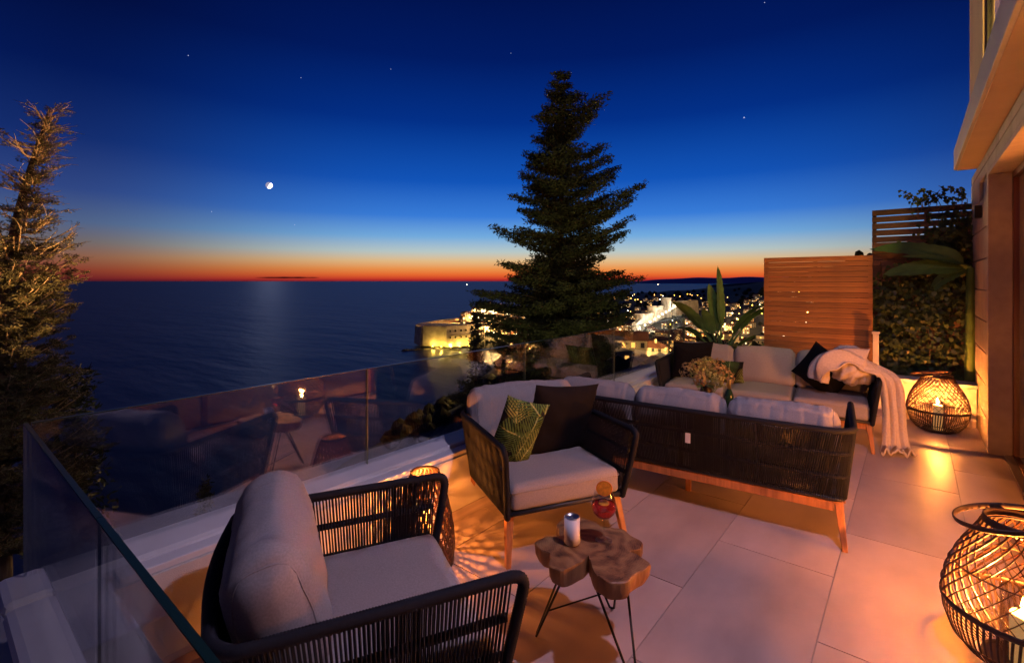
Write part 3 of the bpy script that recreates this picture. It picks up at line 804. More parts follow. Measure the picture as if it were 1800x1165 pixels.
for i, (x, y, z, r, mt) in enumerate([(-.19, -.02, .36, .095, 'petp'), (-.06, -.07, .38, .10, 'petg'), (.08, -.06, .33, .095, 'petg'), (.11, .02, .42, .10, 'petp'), (.21, -.01, .34, .09, 'petp'), (0, .06, .43, .09, 'petg'), (-.11, .05, .40, .09, 'petp'), (-.02, -.13, .31, .08, 'petp'), (.17, -.10, .30, .075, 'petg')]):
    m = MB()
    for k in range(110):
        zz = rnd.uniform(-.7, 1); a = rnd.uniform(0, 2*pi); s = sqrt(1-zz*zz); nn = Vector((s*cos(a), s*sin(a), zz)); p = nn*r*rnd.uniform(.86, 1.06)
        u_ = nn.orthogonal().normalized(); v_ = nn.cross(u_); rot = rnd.uniform(0, pi); u_, v_ = u_*cos(rot)+v_*sin(rot), v_*cos(rot)-u_*sin(rot)
        q = rnd.uniform(.010, .016)
        for e1, e2 in ((u_, v_), (v_, -u_), (-u_, -v_), (-v_, u_)):
            m.add([p, p+e1*q*.9+e2*q*.4+nn*.003, p+e1*q*1.2+nn*.006+e2*q*.9*.5, p+e2*q*.8+nn*.002], [(0, 1, 2, 3)])
    fh = m.build('flower_head', mt, fl, loc=(x, y, z))
    MB().tube([(x*.9, y*.9, z-.02), (x*.25, y*.25, .12)], .004, 5).build('stem', 'banana', fl)
def flat_leaf(length, width, droop=.3, n=8, fold=.15):
    vs = []; fs = []
    for i in range(n+1):
        q = i/n; y = length*q; z = -droop*length*q*q; w_ = width*.5*(sin(pi*min(1, q**.8*.98+.02))**.7)
        vs += [(-w_, y, z+fold*w_), (0, y, z), (w_, y, z+fold*w_)]
    for i in range(n):
        for k in range(2): a = i*3+k; fs.append((a, a+1, a+4, a+3))
    return MB().add(vs, fs)
for k in range(6):
    flat_leaf(.16, .09).build('leaf', 'banana', fl, smooth=True, loc=(.04*cos(k), .04*sin(k), .24), rot=(R(10), 0, k*1.05))
bt = thing('bottle', 'dark bottle with gold foil neck on the coffee table', 'bottle', (-1.33, 4.83, .44), 0)
MB().box(-.07, .07, -.05, .05, -.04, 0).build('coaster_block', 'wood', bt)
MB().lathe([(.036, 0), (.04, .01), (.04, .13), (.028, .17), (.0155, .20), (.0145, .21)], 20).build('bottle_body', 'greenglass', bt, smooth=True)
MB().lathe([(.0165, 0), (.016, .05), (.019, .07), (.018, .085)], 16).build('foil', 'gold', bt, smooth=True, loc=(0, 0, .20))

# ---- root-slice side table
st = thing('side_table', 'lobed root slice side table on black hairpin legs in the foreground', 'table', (-1.12, 1.95, 0), 0)
def lobe_outline():
    # metres in plan, walked anticlockwise from the right-hand lobe
    pr = [(12, .255), (24, .262), (34, .21), (42, .165), (52, .215), (66, .235), (82, .215), (98, .225), (112, .205), (124, .185), (138, .23), (152, .27), (168, .285), (182, .255), (196, .19), (207, .175), (218, .235), (230, .265), (243, .245), (254, .215), (262, .225), (274, .262), (286, .255), (296, .16), (303, .085), (311, .12), (322, .225), (334, .278), (346, .285), (358, .255)]
    n = 150; o_ = []
    for i in range(n):
        a = 360*i/n; 
        for (a0, r0), (a1, r1) in zip(pr, pr[1:]+[(372, .255)]):
            aa = a if a >= 12 else a+360
            if a0 <= aa < a1:
                k = (aa-a0)/(a1-a0); k = k*k*(3-2*k); r = r0+(r1-r0)*k; break
        o_.append((R(a)+R(-18), r+.004*noise.noise(Vector((cos(R(a))*6, sin(R(a))*6, 4)))))
    return o_
ol = lobe_outline(); m = MB(); n = len(ol); rings = []
for (z, s) in ((.368, .86), (.375, .94), (.40, .985), (.440, 1.0), (.447, .993), (.45, .978), (.451, .6), (.450, .25)):
    for (a, r) in ol:
        rr = r*s + (.006*noise.noise(Vector((a*5, z*30, 1))) if s > .9 else 0); m.v.append((rr*cos(a), rr*sin(a), z + (0 if z < .44 else .002*noise.noise(Vector((rr*cos(a)*12, rr*sin(a)*12, 0))))))
for i in range(7):
    for k in range(n):
        l = (k+1) % n; m.f.append((i*n+k, i*n+l, (i+1)*n+l, (i+1)*n+k)); m.m.append(0)
m.f.append(tuple(7*n+k for k in range(n))); m.f.append(tuple(range(n))[::-1]); m.m += [0, 0]
for q_ in range(n*4): m.m[q_] = 1
M['barkedge'] = mat('debarked root edge', (.20, .085, .03), .6, noise_scale=9, var=.7, bump=.6, stretch=(1, 1, .25), tint=(.26, .13, .05))
tt_ = m.build('tabletop', ['teak', 'barkedge'], st, smooth=True); tt_.data.set_sharp_from_angle(angle=R(28))
for k, (fx, fy) in enumerate(((-.23, -.12), (-.05, .27), (.25, -.10))):
    a = atan2(fy, fx); px, py = -sin(a), cos(a); rr = sqrt(fx*fx+fy*fy)
    p1 = (cos(a)*.12+px*.085, sin(a)*.12+py*.085, .36); p2 = (cos(a)*.12-px*.085, sin(a)*.12-py*.085, .36); ft = (fx, fy, .008)
    f1 = (fx+px*.012, fy+py*.012, .012); f2 = (fx-px*.012, fy-py*.012, .012)
    MB().tube([p1, f1, ft, f2, p2], .0055, 8).build('leg', 'black', st, smooth=True)
MB().tube([(-.18, -.095, .13), (-.035, .20, .13)], .004, 6).build('brace', 'black', st)
# can
cn = thing('drink_can', 'plain white drink can with silver lid on the root table', 'can', (-1.205, 1.905, .451))
MB().lathe([(.029, 0), (.036, .008), (.036, .121), (.0335, .120)], 32, cap=(True, False)).build('can_body', 'canwhite', cn, smooth=True)
MB().lathe([(.0335, 0), (.034, .004), (.032, .005), (.031, -.002), (.0001, -.002)], 32, cap=(False, False)).build('lid', 'alu', cn, smooth=True, loc=(0, 0, .120))
MB().tube([(.0, -.008, .121), (.006, -.002, .122), (.004, .008, .122), (-.004, .008, .122), (-.006, -.002, .122)], .0016, 5, closed=True).build('pull_tab', 'alu', cn)
# wine glass
wg = thing('wine_glass', 'balloon wine glass of red aperitif with an orange slice on the rim', 'wine glass', (-1.105, 2.02, .451))
MB().lathe([(.036, 0), (.034, .003), (.006, .006), (.0035, .015), (.0032, .085), (.006, .095), (.028, .108), (.045, .128), (.051, .150), (.049, .175), (.041, .205), (.0365, .220)], 36, cap=(True, False)).build('bowl', 'clear', wg, smooth=True)
MB().lathe([(.004, .098), (.027, .110), (.044, .129), (.0497, .150), (.0485, .166), (.0001, .166)], 36, cap=(True, False)).build('drink', 'wine', wg, smooth=True)
M['orange'] = mat('orange flesh', (.85, .32, .03), .4, noise_scale=60, var=.3)
M['peel'] = mat('orange peel', (.80, .22, .02), .5)
wg.scale = (1.12, 1.12, 1.02)
sl = MB().lathe([(.0001, -.0025), (.030, -.0025), (.030, .0025), (.0001, .0025)], 28, cap=(False, False)).build('orange_slice', 'orange', wg, loc=(.004, -.004, .238), rot=(R(86), 0, R(38)))
MB().tube([(.031*cos(2*pi*k/28), .031*sin(2*pi*k/28), 0) for k in range(28)], .0028, 6, closed=True).build('peel', 'peel', sl, smooth=True)
MB().lathe([(.0001, -.0025), (.022, -.0025), (.022, .0025), (.0001, .0025)], 24, cap=(False, False)).build('orange_slice', 'orange', wg, loc=(.0, .0, .168), rot=(R(8), R(6), 0))

# ---- lanterns
def onion(z, H=.60):
    return lerp_tab(z/H, [(0, .17), (.06, .25), (.16, .312), (.28, .345), (.38, .352), (.48, .346), (.62, .318), (.76, .270), (.88, .215), (.96, .180), (1, .170)])*.76
def lantern(label, loc, rz, power, hoop_dir, flame_z=.30):
    t = thing('bamboo_lantern', label, 'lantern', loc, rz, 'round bamboo floor lanterns')
    H = .60; zs = [.015+ (H-.02)*i/26 for i in range(27)]
    up = MB(); dn = MB(); NS = 30
    prof = [(onion(z_, H), z_) for z_ in zs]
    zm = .235
    for s in (1, -1):
        for k in range(NS):
            a0 = 2*pi*k/NS; pts = []
            for (r, z_) in prof:
                if z_ < zm-.01: continue
                q = (z_-zm)/(H-zm); a = a0 + s*q*1.25; pts.append(((r+s*.002)*cos(a), (r+s*.002)*sin(a), z_))
            up.tube(pts, .0050, 4, flat=(.45, 1.25), cap=False)
    NL = 76
    for k in range(NL):
        a0 = 2*pi*k/NL; pts = [((r)*cos(a0+.25*(z_-zm)), (r)*sin(a0+.25*(z_-zm)), z_) for (r, z_) in prof if z_ <= zm+.01]
        dn.tube(pts, .0042, 4, flat=(.6, 1.2), cap=False)
    up.build('diagonal_weave', 'rattan', t, kind='stuff'); dn.build('lower_ribs', 'rattan2', t, kind='stuff')
    def ring(r, z_, rr, name, mt='rattan2', flat=(1, 1)):
        MB().tube([(r*cos(2*pi*k/56), r*sin(2*pi*k/56), z_) for k in range(56)], rr, 8, closed=True, flat=flat).build(name, mt, t, smooth=True)
    ring(onion(zm)+.003, zm, .0085, 'waist_band', flat=(1.6, .6)); ring(onion(.40)+.003, .40, .0032, 'hoop'); ring(onion(.09)+.002, .09, .004, 'hoop')
    ring(.130, .012, .010, 'base_ring', flat=(1.2, .6)); ring(.127, H+.005, .009, 'rim', flat=(2.2, .5)); ring(.118, H-.015, .005, 'rim')
    MB().lathe([(.130, 0), (.130, .006), (.0001, .006)], 40, cap=(True, False)).build('base_plate', 'rattan2', t, loc=(0, 0, .004))
    # big carrying hoop lying on the rim
    hp = [(hoop_dir*.060+.175*cos(2*pi*k/60), .135*sin(2*pi*k/60), H+.022-.03*cos(2*pi*k/60)*hoop_dir) for k in range(60)]
    MB().tube(hp, .0075, 8, closed=True, flat=(1.7, .5)).build('carrying_hoop', 'rattan2', t, smooth=True)
    # inner woven skirt, jar and candle
    MB().lathe([(.075, .02), (.075, .32), (.073, .32), (.073, .02)], 32, cap=(False, False)).build('glass_jar', 'clear', t, smooth=True)
    MB().lathe([(.045, .012), (.045, flame_z-.05), (.040, flame_z-.045), (.0001, flame_z-.055)], 24, cap=(True, False)).build('candle', 'candle', t, smooth=True)
    MB().lathe([(.002, flame_z-.05), (.009, flame_z-.030), (.011, flame_z-.015), (.007, flame_z+.008), (.0005, flame_z+.035)], 12).build('flame', 'flame', t, smooth=True)
    lamp('lantern_light', 'POINT', (0, 0, flame_z+.03), power, WARM, .014, t)
    return t
lantern('round bamboo lantern by the far house corner with a small candle glowing inside', (.21, 7.14, 0), 0, 88, -1, .33)
lantern('large near bamboo lantern cut off by the lower right frame edge', (.368, 3.01, 0), R(20), 165, -1, .27)
# tall woven lantern behind the near armchair
wl = thing('woven_lantern', 'narrow dark woven lantern glowing behind the near armchair', 'lantern', (-2.215, 1.90, 0))
pr = [(.165, .02), (.172, .10), (.165, .20), (.148, .30), (.122, .40), (.098, .48), (.082, .52)]
m = MB(); rnd = random.Random(9)
zs = [.02+.50*i/14 for i in range(15)]
for s in (1, -1):
    for k in range(24):
        pts = []
        for z_ in zs:
            r = lerp_tab(z_, [(b_, a_) for a_, b_ in pr]); a = 2*pi*k/24 + s*(z_-.02)*2.6; pts.append((r*cos(a), r*sin(a), z_))
        m.tube(pts, .0055, 4, flat=(.5, 1.3), cap=False)
for z_ in zs[1:-1]:
    r = lerp_tab(z_, [(b_, a_) for a_, b_ in pr]); m.tube([(r*cos(2*pi*k/36), r*sin(2*pi*k/36), z_) for k in range(36)], .0034, 4, closed=True)
m.build('basket_weave', 'rattan', wl, kind='stuff')
MB().tube([(.083*cos(2*pi*k/40), .083*sin(2*pi*k/40), .525) for k in range(40)], .006, 8, closed=True, flat=(1.8, .6)).build('rim', 'rattan2', wl, smooth=True)
MB().lathe([(.168, 0), (.168, .02), (.0001, .02)], 32, cap=(True, False)).build('base_plate', 'rattan2', wl)
MB().lathe([(.035, .02), (.035, .30), (.0001, .295)], 20, cap=(True, False)).build('candle', 'candle', wl, smooth=True)
MB().lathe([(.002, .30), (.010, .315), (.008, .335), (.0005, .36)], 12).build('flame', 'flame', wl, smooth=True)
lamp('lantern_light', 'POINT', (0, 0, .35), 55, WARM, .014, wl)

# ---- lamps belonging to the house (off frame or hidden)
dl = thing('wall_lamp', 'black cylindrical downlight on the upper facade above the door', 'lamp', (.40, 2.0, 3.95))
MB().lathe([(.05, 0), (.05, .16)], 24).build('lamp_body', 'black', dl); MB().box(.04, .165, -.02, .02, .06, .10).build('bracket', 'black', dl)
lamp('facade_light', 'SPOT', (.36, 2.0, 3.93), 235, COOL, .06, None, target=(-1.2, 2.5, 0), spot_size=R(150), spot_blend=.6)
lamp('room_light', 'AREA', (1.75, 3.6, .9), 260, WARM2, .6, None, target=(.0, 4.2, 1.9))

# ================================================================ VEGETATION
def clump(m, c, rx, rz, count, size, rnd, tilt=(0, 0), mi=0):
    for k in range(count):
        a = rnd.uniform(0, 2*pi); rr = sqrt(rnd.random()); zz = rnd.uniform(-1, 1)
        d = Vector((cos(a)*rr, sin(a)*rr, 0)); p = Vector(c) + Vector((d.x*rx, d.y*rx, zz*rz*sqrt(max(0, 1-rr*rr*.8)) + tilt[0]*d.x*rx + tilt[1]*d.y*rx))
        s = size*rnd.uniform(.6, 1.4)
        u_ = Vector((rnd.gauss(0, 1), rnd.gauss(0, 1), rnd.gauss(0, .6)+.3)).normalized(); v_ = u_.orthogonal(); v_.rotate(Quaternion(u_, rnd.uniform(0, 6.28)))
        m.v += [tuple(p-u_*s*.3), tuple(p+u_*s*.5+v_*s*.26), tuple(p+u_*s*1.9), tuple(p+u_*s*.5-v_*s*.26)]
        n_ = len(m.v); m.f.append((n_-4, n_-3, n_-2, n_-1)); m.m.append(mi)
# big conifer: outline heights against the sky, metres left/right of its trunk
bx = far(15, 1.48, 0)
big = thing('conifer_tree', 'tall dark layered conifer standing alone against the sunset', 'tree', (bx.x, bx.y, -8.6))
K = 15/861
OUT = [(x, l, r) for x, l, r in [(131, 6, 14), (150, 18, 18), (165, 26, 30), (172, 20, 84), (190, 32, 66), (205, 45, 62), (225, 30, 40), (238, 30, 30), (250, 52, 88), (268, 62, 95), (292, 62, 112), (312, 72, 96), (332, 60, 140), (350, 84, 132), (372, 75, 95), (388, 60, 122), (405, 122, 128), (420, 90, 90), (436, 58, 84), (452, 45, 78), (466, 108, 62), (480, 80, 112), (488, 96, 148), (512, 155, 122), (530, 140, 98), (535, 150, 118), (552, 150, 128), (568, 142, 128), (585, 135, 122), (603, 128, 112), (620, 112, 100), (640, 95, 90), (665, 100, 85), (686, 205, 85), (702, 195, 80), (735, 160, 75), (790, 120, 90)]]
rnd = random.Random(11)
ztop = EYE + (493-126)*K
MB().tube(catmull([RGT*0+Vector((0, 0, 0)), RGT*.05+Vector((0, 0, 5)), RGT*-.03+Vector((0, 0, 9)), RGT*.12+Vector((0, 0, ztop+8.5))], 8), lambda i: .34*(1-i/24)+.012, 10).build('trunk', 'bark', big, smooth=True)
cr = MB(); br = MB()
for i in range(460):
    if i < 2*len(OUT)*2:
        y, l, r = OUT[(i//2) % len(OUT)]; side = 1 if i % 2 == 0 else -1; a = (0 if side == 1 else pi)+rnd.uniform(-.35, .35); Lh = (r if side == 1 else l)*K*rnd.uniform(.93, 1.02); y += rnd.uniform(-3, 3)
    else:
        q = rnd.random()**.75; y = 140+q*620; a = rnd.uniform(0, 2*pi)
        l = lerp_tab(y, [(o_[0], o_[1]) for o_ in OUT]); r = lerp_tab(y, [(o_[0], o_[2]) for o_ in OUT]); Lh = ((r+l)/2 + (r-l)/2*cos(a))*K*rnd.uniform(.42, .9)
    z = EYE+(493-y)*K + 8.6
    d = RGT*cos(a)+FWD*sin(a); rise = .22 if (cos(a) > .3 and y < 420) else .08
    z0 = z - Lh*rise*1.5
    tp = Vector((0, 0, z0)); tip = d*Lh + Vector((0, 0, z)); mid_ = d*Lh*.55+Vector((0, 0, z0+(z-z0)*.25))
    bp = catmull([tp, mid_, tip], 4); br.tube(bp, lambda i_: .035*(1-i_/8.5)+.004, 5)
    nc = max(2, int(Lh/.20))
    for c_ in range(nc):
        q = .15+.85*(c_+rnd.random()*.5)/nc; p = bp[min(8, int(q*8))].lerp(bp[min(8, int(q*8)+1)], (q*8) % 1)
        rad = min(.15+.12*(1-q)+.06*rnd.random(), .06+Lh*.3)
        off = Vector((rnd.uniform(-.1, .1), rnd.uniform(-.1, .1), rnd.uniform(-.05, .03)))*(1 if q < .9 else .2)
        clump(cr, p+off, rad*1.1, rad*.5, int(24+150*rad), .046, rnd, tilt=(d.x*.25, d.y*.25))
        if q < .85 and rnd.random() < .7:
            sdv = Vector((-d.y, d.x, 0))*rnd.choice((-1, 1))*Lh*.22*(1-q*.5)
            clump(cr, p+sdv, rad*1.1, rad*.6, int(16+100*rad), .050, rnd)
br.build('branches', 'bark', big); cr.build('crown', 'needle', big)

# left tree: dry upper twigs, shaggy sprays, spot-lit from below
lx = far(6.6, -6.85, 0)
lt = thing('cypress_tree', 'shaggy half bare cypress at the left edge, lit orange from below', 'tree', (lx.x, lx.y, -7))
K2 = 6.6/861
MB().tube(catmull([Vector((0, 0, 0)), RGT*-.05+Vector((0, 0, 6)), RGT*.10+Vector((0, 0, 9)), RGT*.62+Vector((0, 0, 7+EYE+(493-190)*K2))], 8), lambda i: .16*(1-i/24.5)+.006, 8).build('trunk', 'bark', lt, smooth=True)
def trunkx(z): return .10 + .52*max(0, (z-9)/(2.0)) if z > 9 else 0
OUTL = [(192, 20), (235, 60), (275, 60), (300, 55), (330, 50), (370, 62), (385, 92), (412, 128), (440, 100), (472, 122), (490, 118), (520, 96), (560, 92), (600, 110), (640, 100), (690, 128), (740, 118), (800, 155), (850, 140), (900, 120), (1000, 110)]
cr = MB(); br = MB(); x0 = 893+ -6.85/6.6*861 + 7
for i in range(360):
    q = rnd.random()**.9; y = 192+q*740; a = rnd.uniform(-1.1, 1.1) if i % 3 else rnd.uniform(1.1, 5.2)
    z = 7+EYE+(493-y)*K2
    ext = (lerp_tab(y, OUTL) - 6)*K2; tx_ = trunkx(z)
    Lh = max(.14, (ext+.0-tx_*.75))*rnd.uniform(.62, 1.0) if cos(a) > .3 else rnd.uniform(.25, .8 if y > 430 else .42)
    d = RGT*cos(a)+FWD*sin(a); st_ = RGT*tx_+Vector((0, 0, z-.22*Lh)); tip = st_+d*Lh+Vector((0, 0, .22*Lh+rnd.uniform(-.05, .12)))
    md = st_+d*Lh*.5+Vector((0, 0, -.05*Lh))
    bp = catmull([st_, md, tip], 5); dry = y < 470 and rnd.random() < .75
    br.tube(bp, lambda i_: .014*(1-i_/11)+.0025, 5)
    for c_ in range(int(5+Lh*9)):
        q2 = rnd.uniform(.2, 1); p = bp[min(9, int(q2*10))]
        tw = (d*rnd.uniform(.3, 1)+Vector((rnd.uniform(-1, 1), rnd.uniform(-1, 1), rnd.uniform(-.1, .9))))*rnd.uniform(.05, .16)
        br.tube([p, p+tw*.7+Vector((0, 0, .02)), p+tw*1.4], lambda i_: .0042-.001*i_, 3, cap=False)
        if not dry or rnd.random() < .6:
            for e in range(1 if dry else 2): clump(cr, p+tw*rnd.uniform(.5, 1.1), .055, .032, 14 if y < 430 else 36, .016, rnd)
br.build('branches', 'paletwig', lt); cr.build('crown', 'needle2', lt)
# second dark mass below the left tree
def cypress(label, loc, h, r, n=2600, mt='needle', size=.05, seed=1):
    rnd = random.Random(seed); t = thing('cypress_tree', label, 'tree', loc)
    MB().tube([(0, 0, 0), (0, 0, h*.9)], lambda i: r*.16 if i == 0 else .01, 7).build('trunk', 'bark', t)
    m = MB()
    for k in range(n//14):
        q = rnd.random(); a = rnd.uniform(0, 6.28); rr = r*(1-q)**.75*(q+.08)**.15*rnd.uniform(.65, 1.05); clump(m, (rr*cos(a), rr*sin(a), .08*h+q*h*.92), r*.22, r*.3, 14, size, rnd)
    m.build('crown', mt, t); return t
p = far(7.4, -6.6, 0); cypress('dark bushy cypress filling in beneath the lit tree at the left edge', (p.x, p.y, -8), 8.2, 1.0, 7000, 'needle', .05, 2)
p = far(13.0, -8.15, 0); cypress('small pointed cypress beyond the glass left of the near armchair', (p.x, p.y, -8.5), 4.8, .55, 2600, 'needle2', .05, 3)
p = far(12.0, -8.65, 0); cypress('smaller stubby cypress left of the pointed one beyond the glass', (p.x, p.y, -8.2), 3.6, .45, 2200, 'needle2', .05, 4)
p = far(19, 7.6, 0); cypress('broad dark tree below the terrace beyond the sofas', (p.x, p.y, -10), 9.3, 2.0, 7000, 'needle', .12, 5)
p = far(26, -1.9, 0); cypress('narrow dark cypress rising just left of the big conifer', (p.x, p.y, -11), 11.0, .9, 3500, 'needle', .10, 6)

# banana plants
def banana_leaf(length, width, droop, n=18, tear=0, seed=0):
    rn = random.Random(seed); vs = []; fs = []
    for i in range(n+1):
        q = i/n; y = length*(q-.12*q*q*abs(droop)); z = -droop*length*q*q*.6; w_ = width*.5*(min(1, q*6)**.6)*(1-q**3.2)**.6 + .002
        rip = -.25*w_*rn.random()*tear
        for s in (-1, -.5, 0, .5, 1):
            vs.append((s*(w_+rip), y - abs(s)*.02, z+.28*abs(s)*w_+.006*sin(q*60+s*3)*abs(s)))
    for i in range(n):
        for k in range(4): a = i*5+k; fs.append((a, a+1, a+6, a+5))
    return MB().add(vs, fs)
def banana(label, loc, leaves, seed):
    t = thing('banana_plant', label, 'plant', loc)
    for i, (a, tilt, stalk, ln, wd_, droop, roll) in enumerate(leaves):
        rt = Matrix.Rotation(a, 4, 'Z') @ Matrix.Rotation(R(tilt), 4, 'X') @ Matrix.Rotation(R(roll), 4, 'Y')
        b0 = Vector((0, 0, 0)); tip = rt @ Vector((0, stalk, 0))
        mid_ = tip*.5 + Vector((0, 0, .06*stalk))
        lf = banana_leaf(ln, wd_, droop, tear=.6, seed=seed+i).build('leaf', 'banana', t, smooth=True, loc=tip, rot=rt.to_euler())
        MB().tube(catmull([b0, mid_, tip], 5), lambda i_: .028-.0016*i_, 7).build('leaf_stalk', 'banana', t, smooth=True)
        MB().tube([(0, ln*q*(1-.12*q*abs(droop)), -droop*ln*q*q*.6+.004) for q in [k/10 for k in range(11)]], lambda i_: .009*(1-i_/11), 5).build('midrib', 'banana', lf, smooth=True)
    return t
dirR = atan2(RGT.y, RGT.x) - pi/2   # +y of a leaf turned to the picture's right
p = far(8.3, 3.55, 0)
banana('banana plant with tall upright leaves behind the far sofa', (p.x, p.y, .30), [
    (YAW, 86, .62, 1.00, .20, .04, 25), (YAW+.5, 80, .50, .85, .24, .10, -20), (dirR+pi, 58, .62, .80, .22, .70, 45), (dirR, 56, .60, .78, .22, .6, -45),
    (dirR+pi+.3, 68, .50, .55, .18, .5, 50), (dirR+.2, 34, .36, .42, .20, .2, -40), (dirR+2.4, 60, .6, .6, .2, .6, 20), (dirR-.5, 66, .5, .7, .2, .5, -30), (dirR+pi-.25, 48, .50, .5, .16, .9, 40)], 3)
bp_ = banana('banana plant with broad drooping leaves in front of the ivy by the house', (.52, 7.84, 1.80), [
    (pi/2, 32, .08, .98, .28, .75, -50), (pi/2+.2, 2, .08, .76, .26, .35, -50), (pi/2-.1, -22, .05, .48, .22, .8, -50), (pi/2+.4, 20, .1, .60, .16, .3, -30)], 30)
MB().tube([(0, .06, -2.4), (0, .03, -1), (0, 0, 0)], lambda i_: .06-.012*i_, 9).build('stem', 'banana', bp_, smooth=True)

# ivy on the tall screen
iv = thing('climbing_ivy', 'dense dark ivy climbing over the tall dark screen', 'plant', (.1, 8.22, .2))
rnd = random.Random(21)
def ivy_leaf(m, p, s, nn):
    u_ = Vector((rnd.gauss(0, .6), 0, -1)).normalized(); u_ = (u_ - nn*u_.dot(nn)).normalized(); v_ = nn.cross(u_)
    m.add([p, p+v_*s*.55+u_*s*.25, p+v_*s*.35+u_*s*.65, p+u_*s*1.15, p-v_*s*.35+u_*s*.65, p-v_*s*.55+u_*s*.25], [(0, 1, 2, 3), (0, 3, 4, 5)])
m = MB(); vines = MB()
cents = []
for k in range(240):
    x = rnd.uniform(-.52, .46); lim = 1.42 + .85*smooth(-.25, .25, x) ; z = rnd.random()**.85*lim
    if -.12 < x < .22 and z < .95 and rnd.random() < .6: continue
    cents.append((x, z))
for (x, z) in cents:
    rr = rnd.uniform(.06, .14); dpt = rnd.uniform(.02, .30) if z < 1.4 else rnd.uniform(.01, .10)
    for j in range(24):
        p = Vector((x+rnd.gauss(0, rr), -dpt+rnd.uniform(-.05, .05), z+rnd.gauss(0, rr)))
        nn = Vector((rnd.gauss(0, .5), -1, rnd.gauss(.4, .4))).normalized(); ivy_leaf(m, p, rnd.uniform(.03, .06), nn)
for k in range(14):
    x = rnd.uniform(-.1, .45); pts = [Vector((x, 0, 2.25)), Vector((x+rnd.uniform(-.1, .1), -.03, 2.45)), Vector((x+rnd.uniform(-.25, .15), -.05, 2.5+rnd.uniform(.0, .16)))]
    vines.tube(catmull(pts, 4), .004, 4)
    for j in range(9):
        p = pts[1].lerp(pts[2], rnd.random())+Vector((rnd.uniform(-.04, .04), 0, rnd.uniform(-.03, .04))); ivy_leaf(m, p, .04, Vector((rnd.gauss(0, .5), -1, rnd.gauss(0, .4))).normalized())
for k in range(9):
    x = rnd.uniform(-.45, .4); vines.tube(catmull([(x, -.02, 0), (x+rnd.uniform(-.2, .2), -.08, .8), (x+rnd.uniform(-.2, .2), -.05, 1.7)], 6), .007, 5)
m.build('foliage', 'ivy', iv, kind='stuff'); vines.build('vine_stems', 'bark', iv, kind='stuff')

# ================================================================ THE TOWN
def house_mesh(w, d, h, roof, floors, litp, rnd, par):
    MB().box(-w/2, w/2, -d/2, d/2, -3, h).build('wall', 'hwall', par)
    e = .5; m = MB()
    if roof == 'gable':
        m.add([(-w/2-e, -d/2-e, h-.02), (w/2+e, -d/2-e, h-.02), (w/2+e, d/2+e, h-.02), (-w/2-e, d/2+e, h-.02), (-w/2-e, 0, h+d*.26), (w/2+e, 0, h+d*.26)], [(0, 1, 5, 4), (2, 3, 4, 5), (0, 4, 3), (1, 2, 5), (0, 3, 2, 1)])
    elif roof == 'hip':
        m.add([(-w/2-e, -d/2-e, h-.02), (w/2+e, -d/2-e, h-.02), (w/2+e, d/2+e, h-.02), (-w/2-e, d/2+e, h-.02), (-w*.2, 0, h+d*.25), (w*.2, 0, h+d*.25)], [(0, 1, 5, 4), (2, 3, 4, 5), (0, 4, 3), (1, 2, 5), (0, 3, 2, 1)])
    else:
        m.box(-w/2-.2, w/2+.2, -d/2-.2, d/2+.2, h, h+.6)
    rf = m.build('roof', 'hroof' if roof != 'flat' else 'hwall', par)
    if roof != 'flat': MB().box(w*.2, w*.2+.8, -.4-d*.15, .4-d*.15, h, h+d*.25+.8).build('chimney', 'hwall', rf)
    me = {}
    for fl_ in range(floors):
        z = .9 + fl_*(h/floors)
        nw = max(2, int(w/2.6))
        for k in range(nw):
            for s in (-1, 1):
                x = -w/2 + w*(k+.5)/nw; mt = 'windark' if rnd.random() > litp else ('winlit' if rnd.random() < .6 else 'winwhite')
                if mt not in me:
                    o = MB().box(-.55, .55, -.04, .04, 0, 1.5).build('window', mt, par); me[mt] = o.data
                else: o = link('window', me[mt], par)
                o.location = (x, s*(d/2+.03), z)
        for s in (-1, 1):
            mt = 'windark' if rnd.random() > litp else 'winlit'
            if mt not in me:
                o = MB().box(-.55, .55, -.04, .04, 0, 1.5).build('window', mt, par); me[mt] = o.data
            else: o = link('window', me[mt], par)
            o.location = (s*(w/2+.03), 0, z); o.rotation_euler = (0, 0, pi/2)
protos = []
rnd = random.Random(31)
for i, (w_, d_, h_, rf, fl_, lp) in enumerate([(10, 8, 6, 'gable', 2, .45), (13, 9, 8, 'hip', 3, .4), (9, 9, 7, 'hip', 2, .45), (16, 9, 9, 'gable', 3, .4), (12, 10, 6, 'flat', 2, .5), (8, 7, 9, 'gable', 3, .45), (20, 11, 10, 'hip', 3, .4)]):
    t = thing('town_house', 'x', 'house', (0, 0, 0)); house_mesh(w_, d_, h_, rf, fl_, lp, rnd, t); protos.append((t, rf))
used = set()
def place_house(pi_, f, r, rz, label, group, zoff=0, scale=1):
    t, rf = protos[pi_]
    if pi_ in used: t = copy_tree(t)
    used.add(pi_)
    z = ground(f, r)+zoff
    t.location = far(f, r, z); t.rotation_euler = (0, 0, YAW+rz); t.scale = (scale,)*3; tag(t, label, 'house', group); return t
CASE = {'gable': 'gabled', 'hip': 'hip roofed', 'flat': 'flat roofed'}
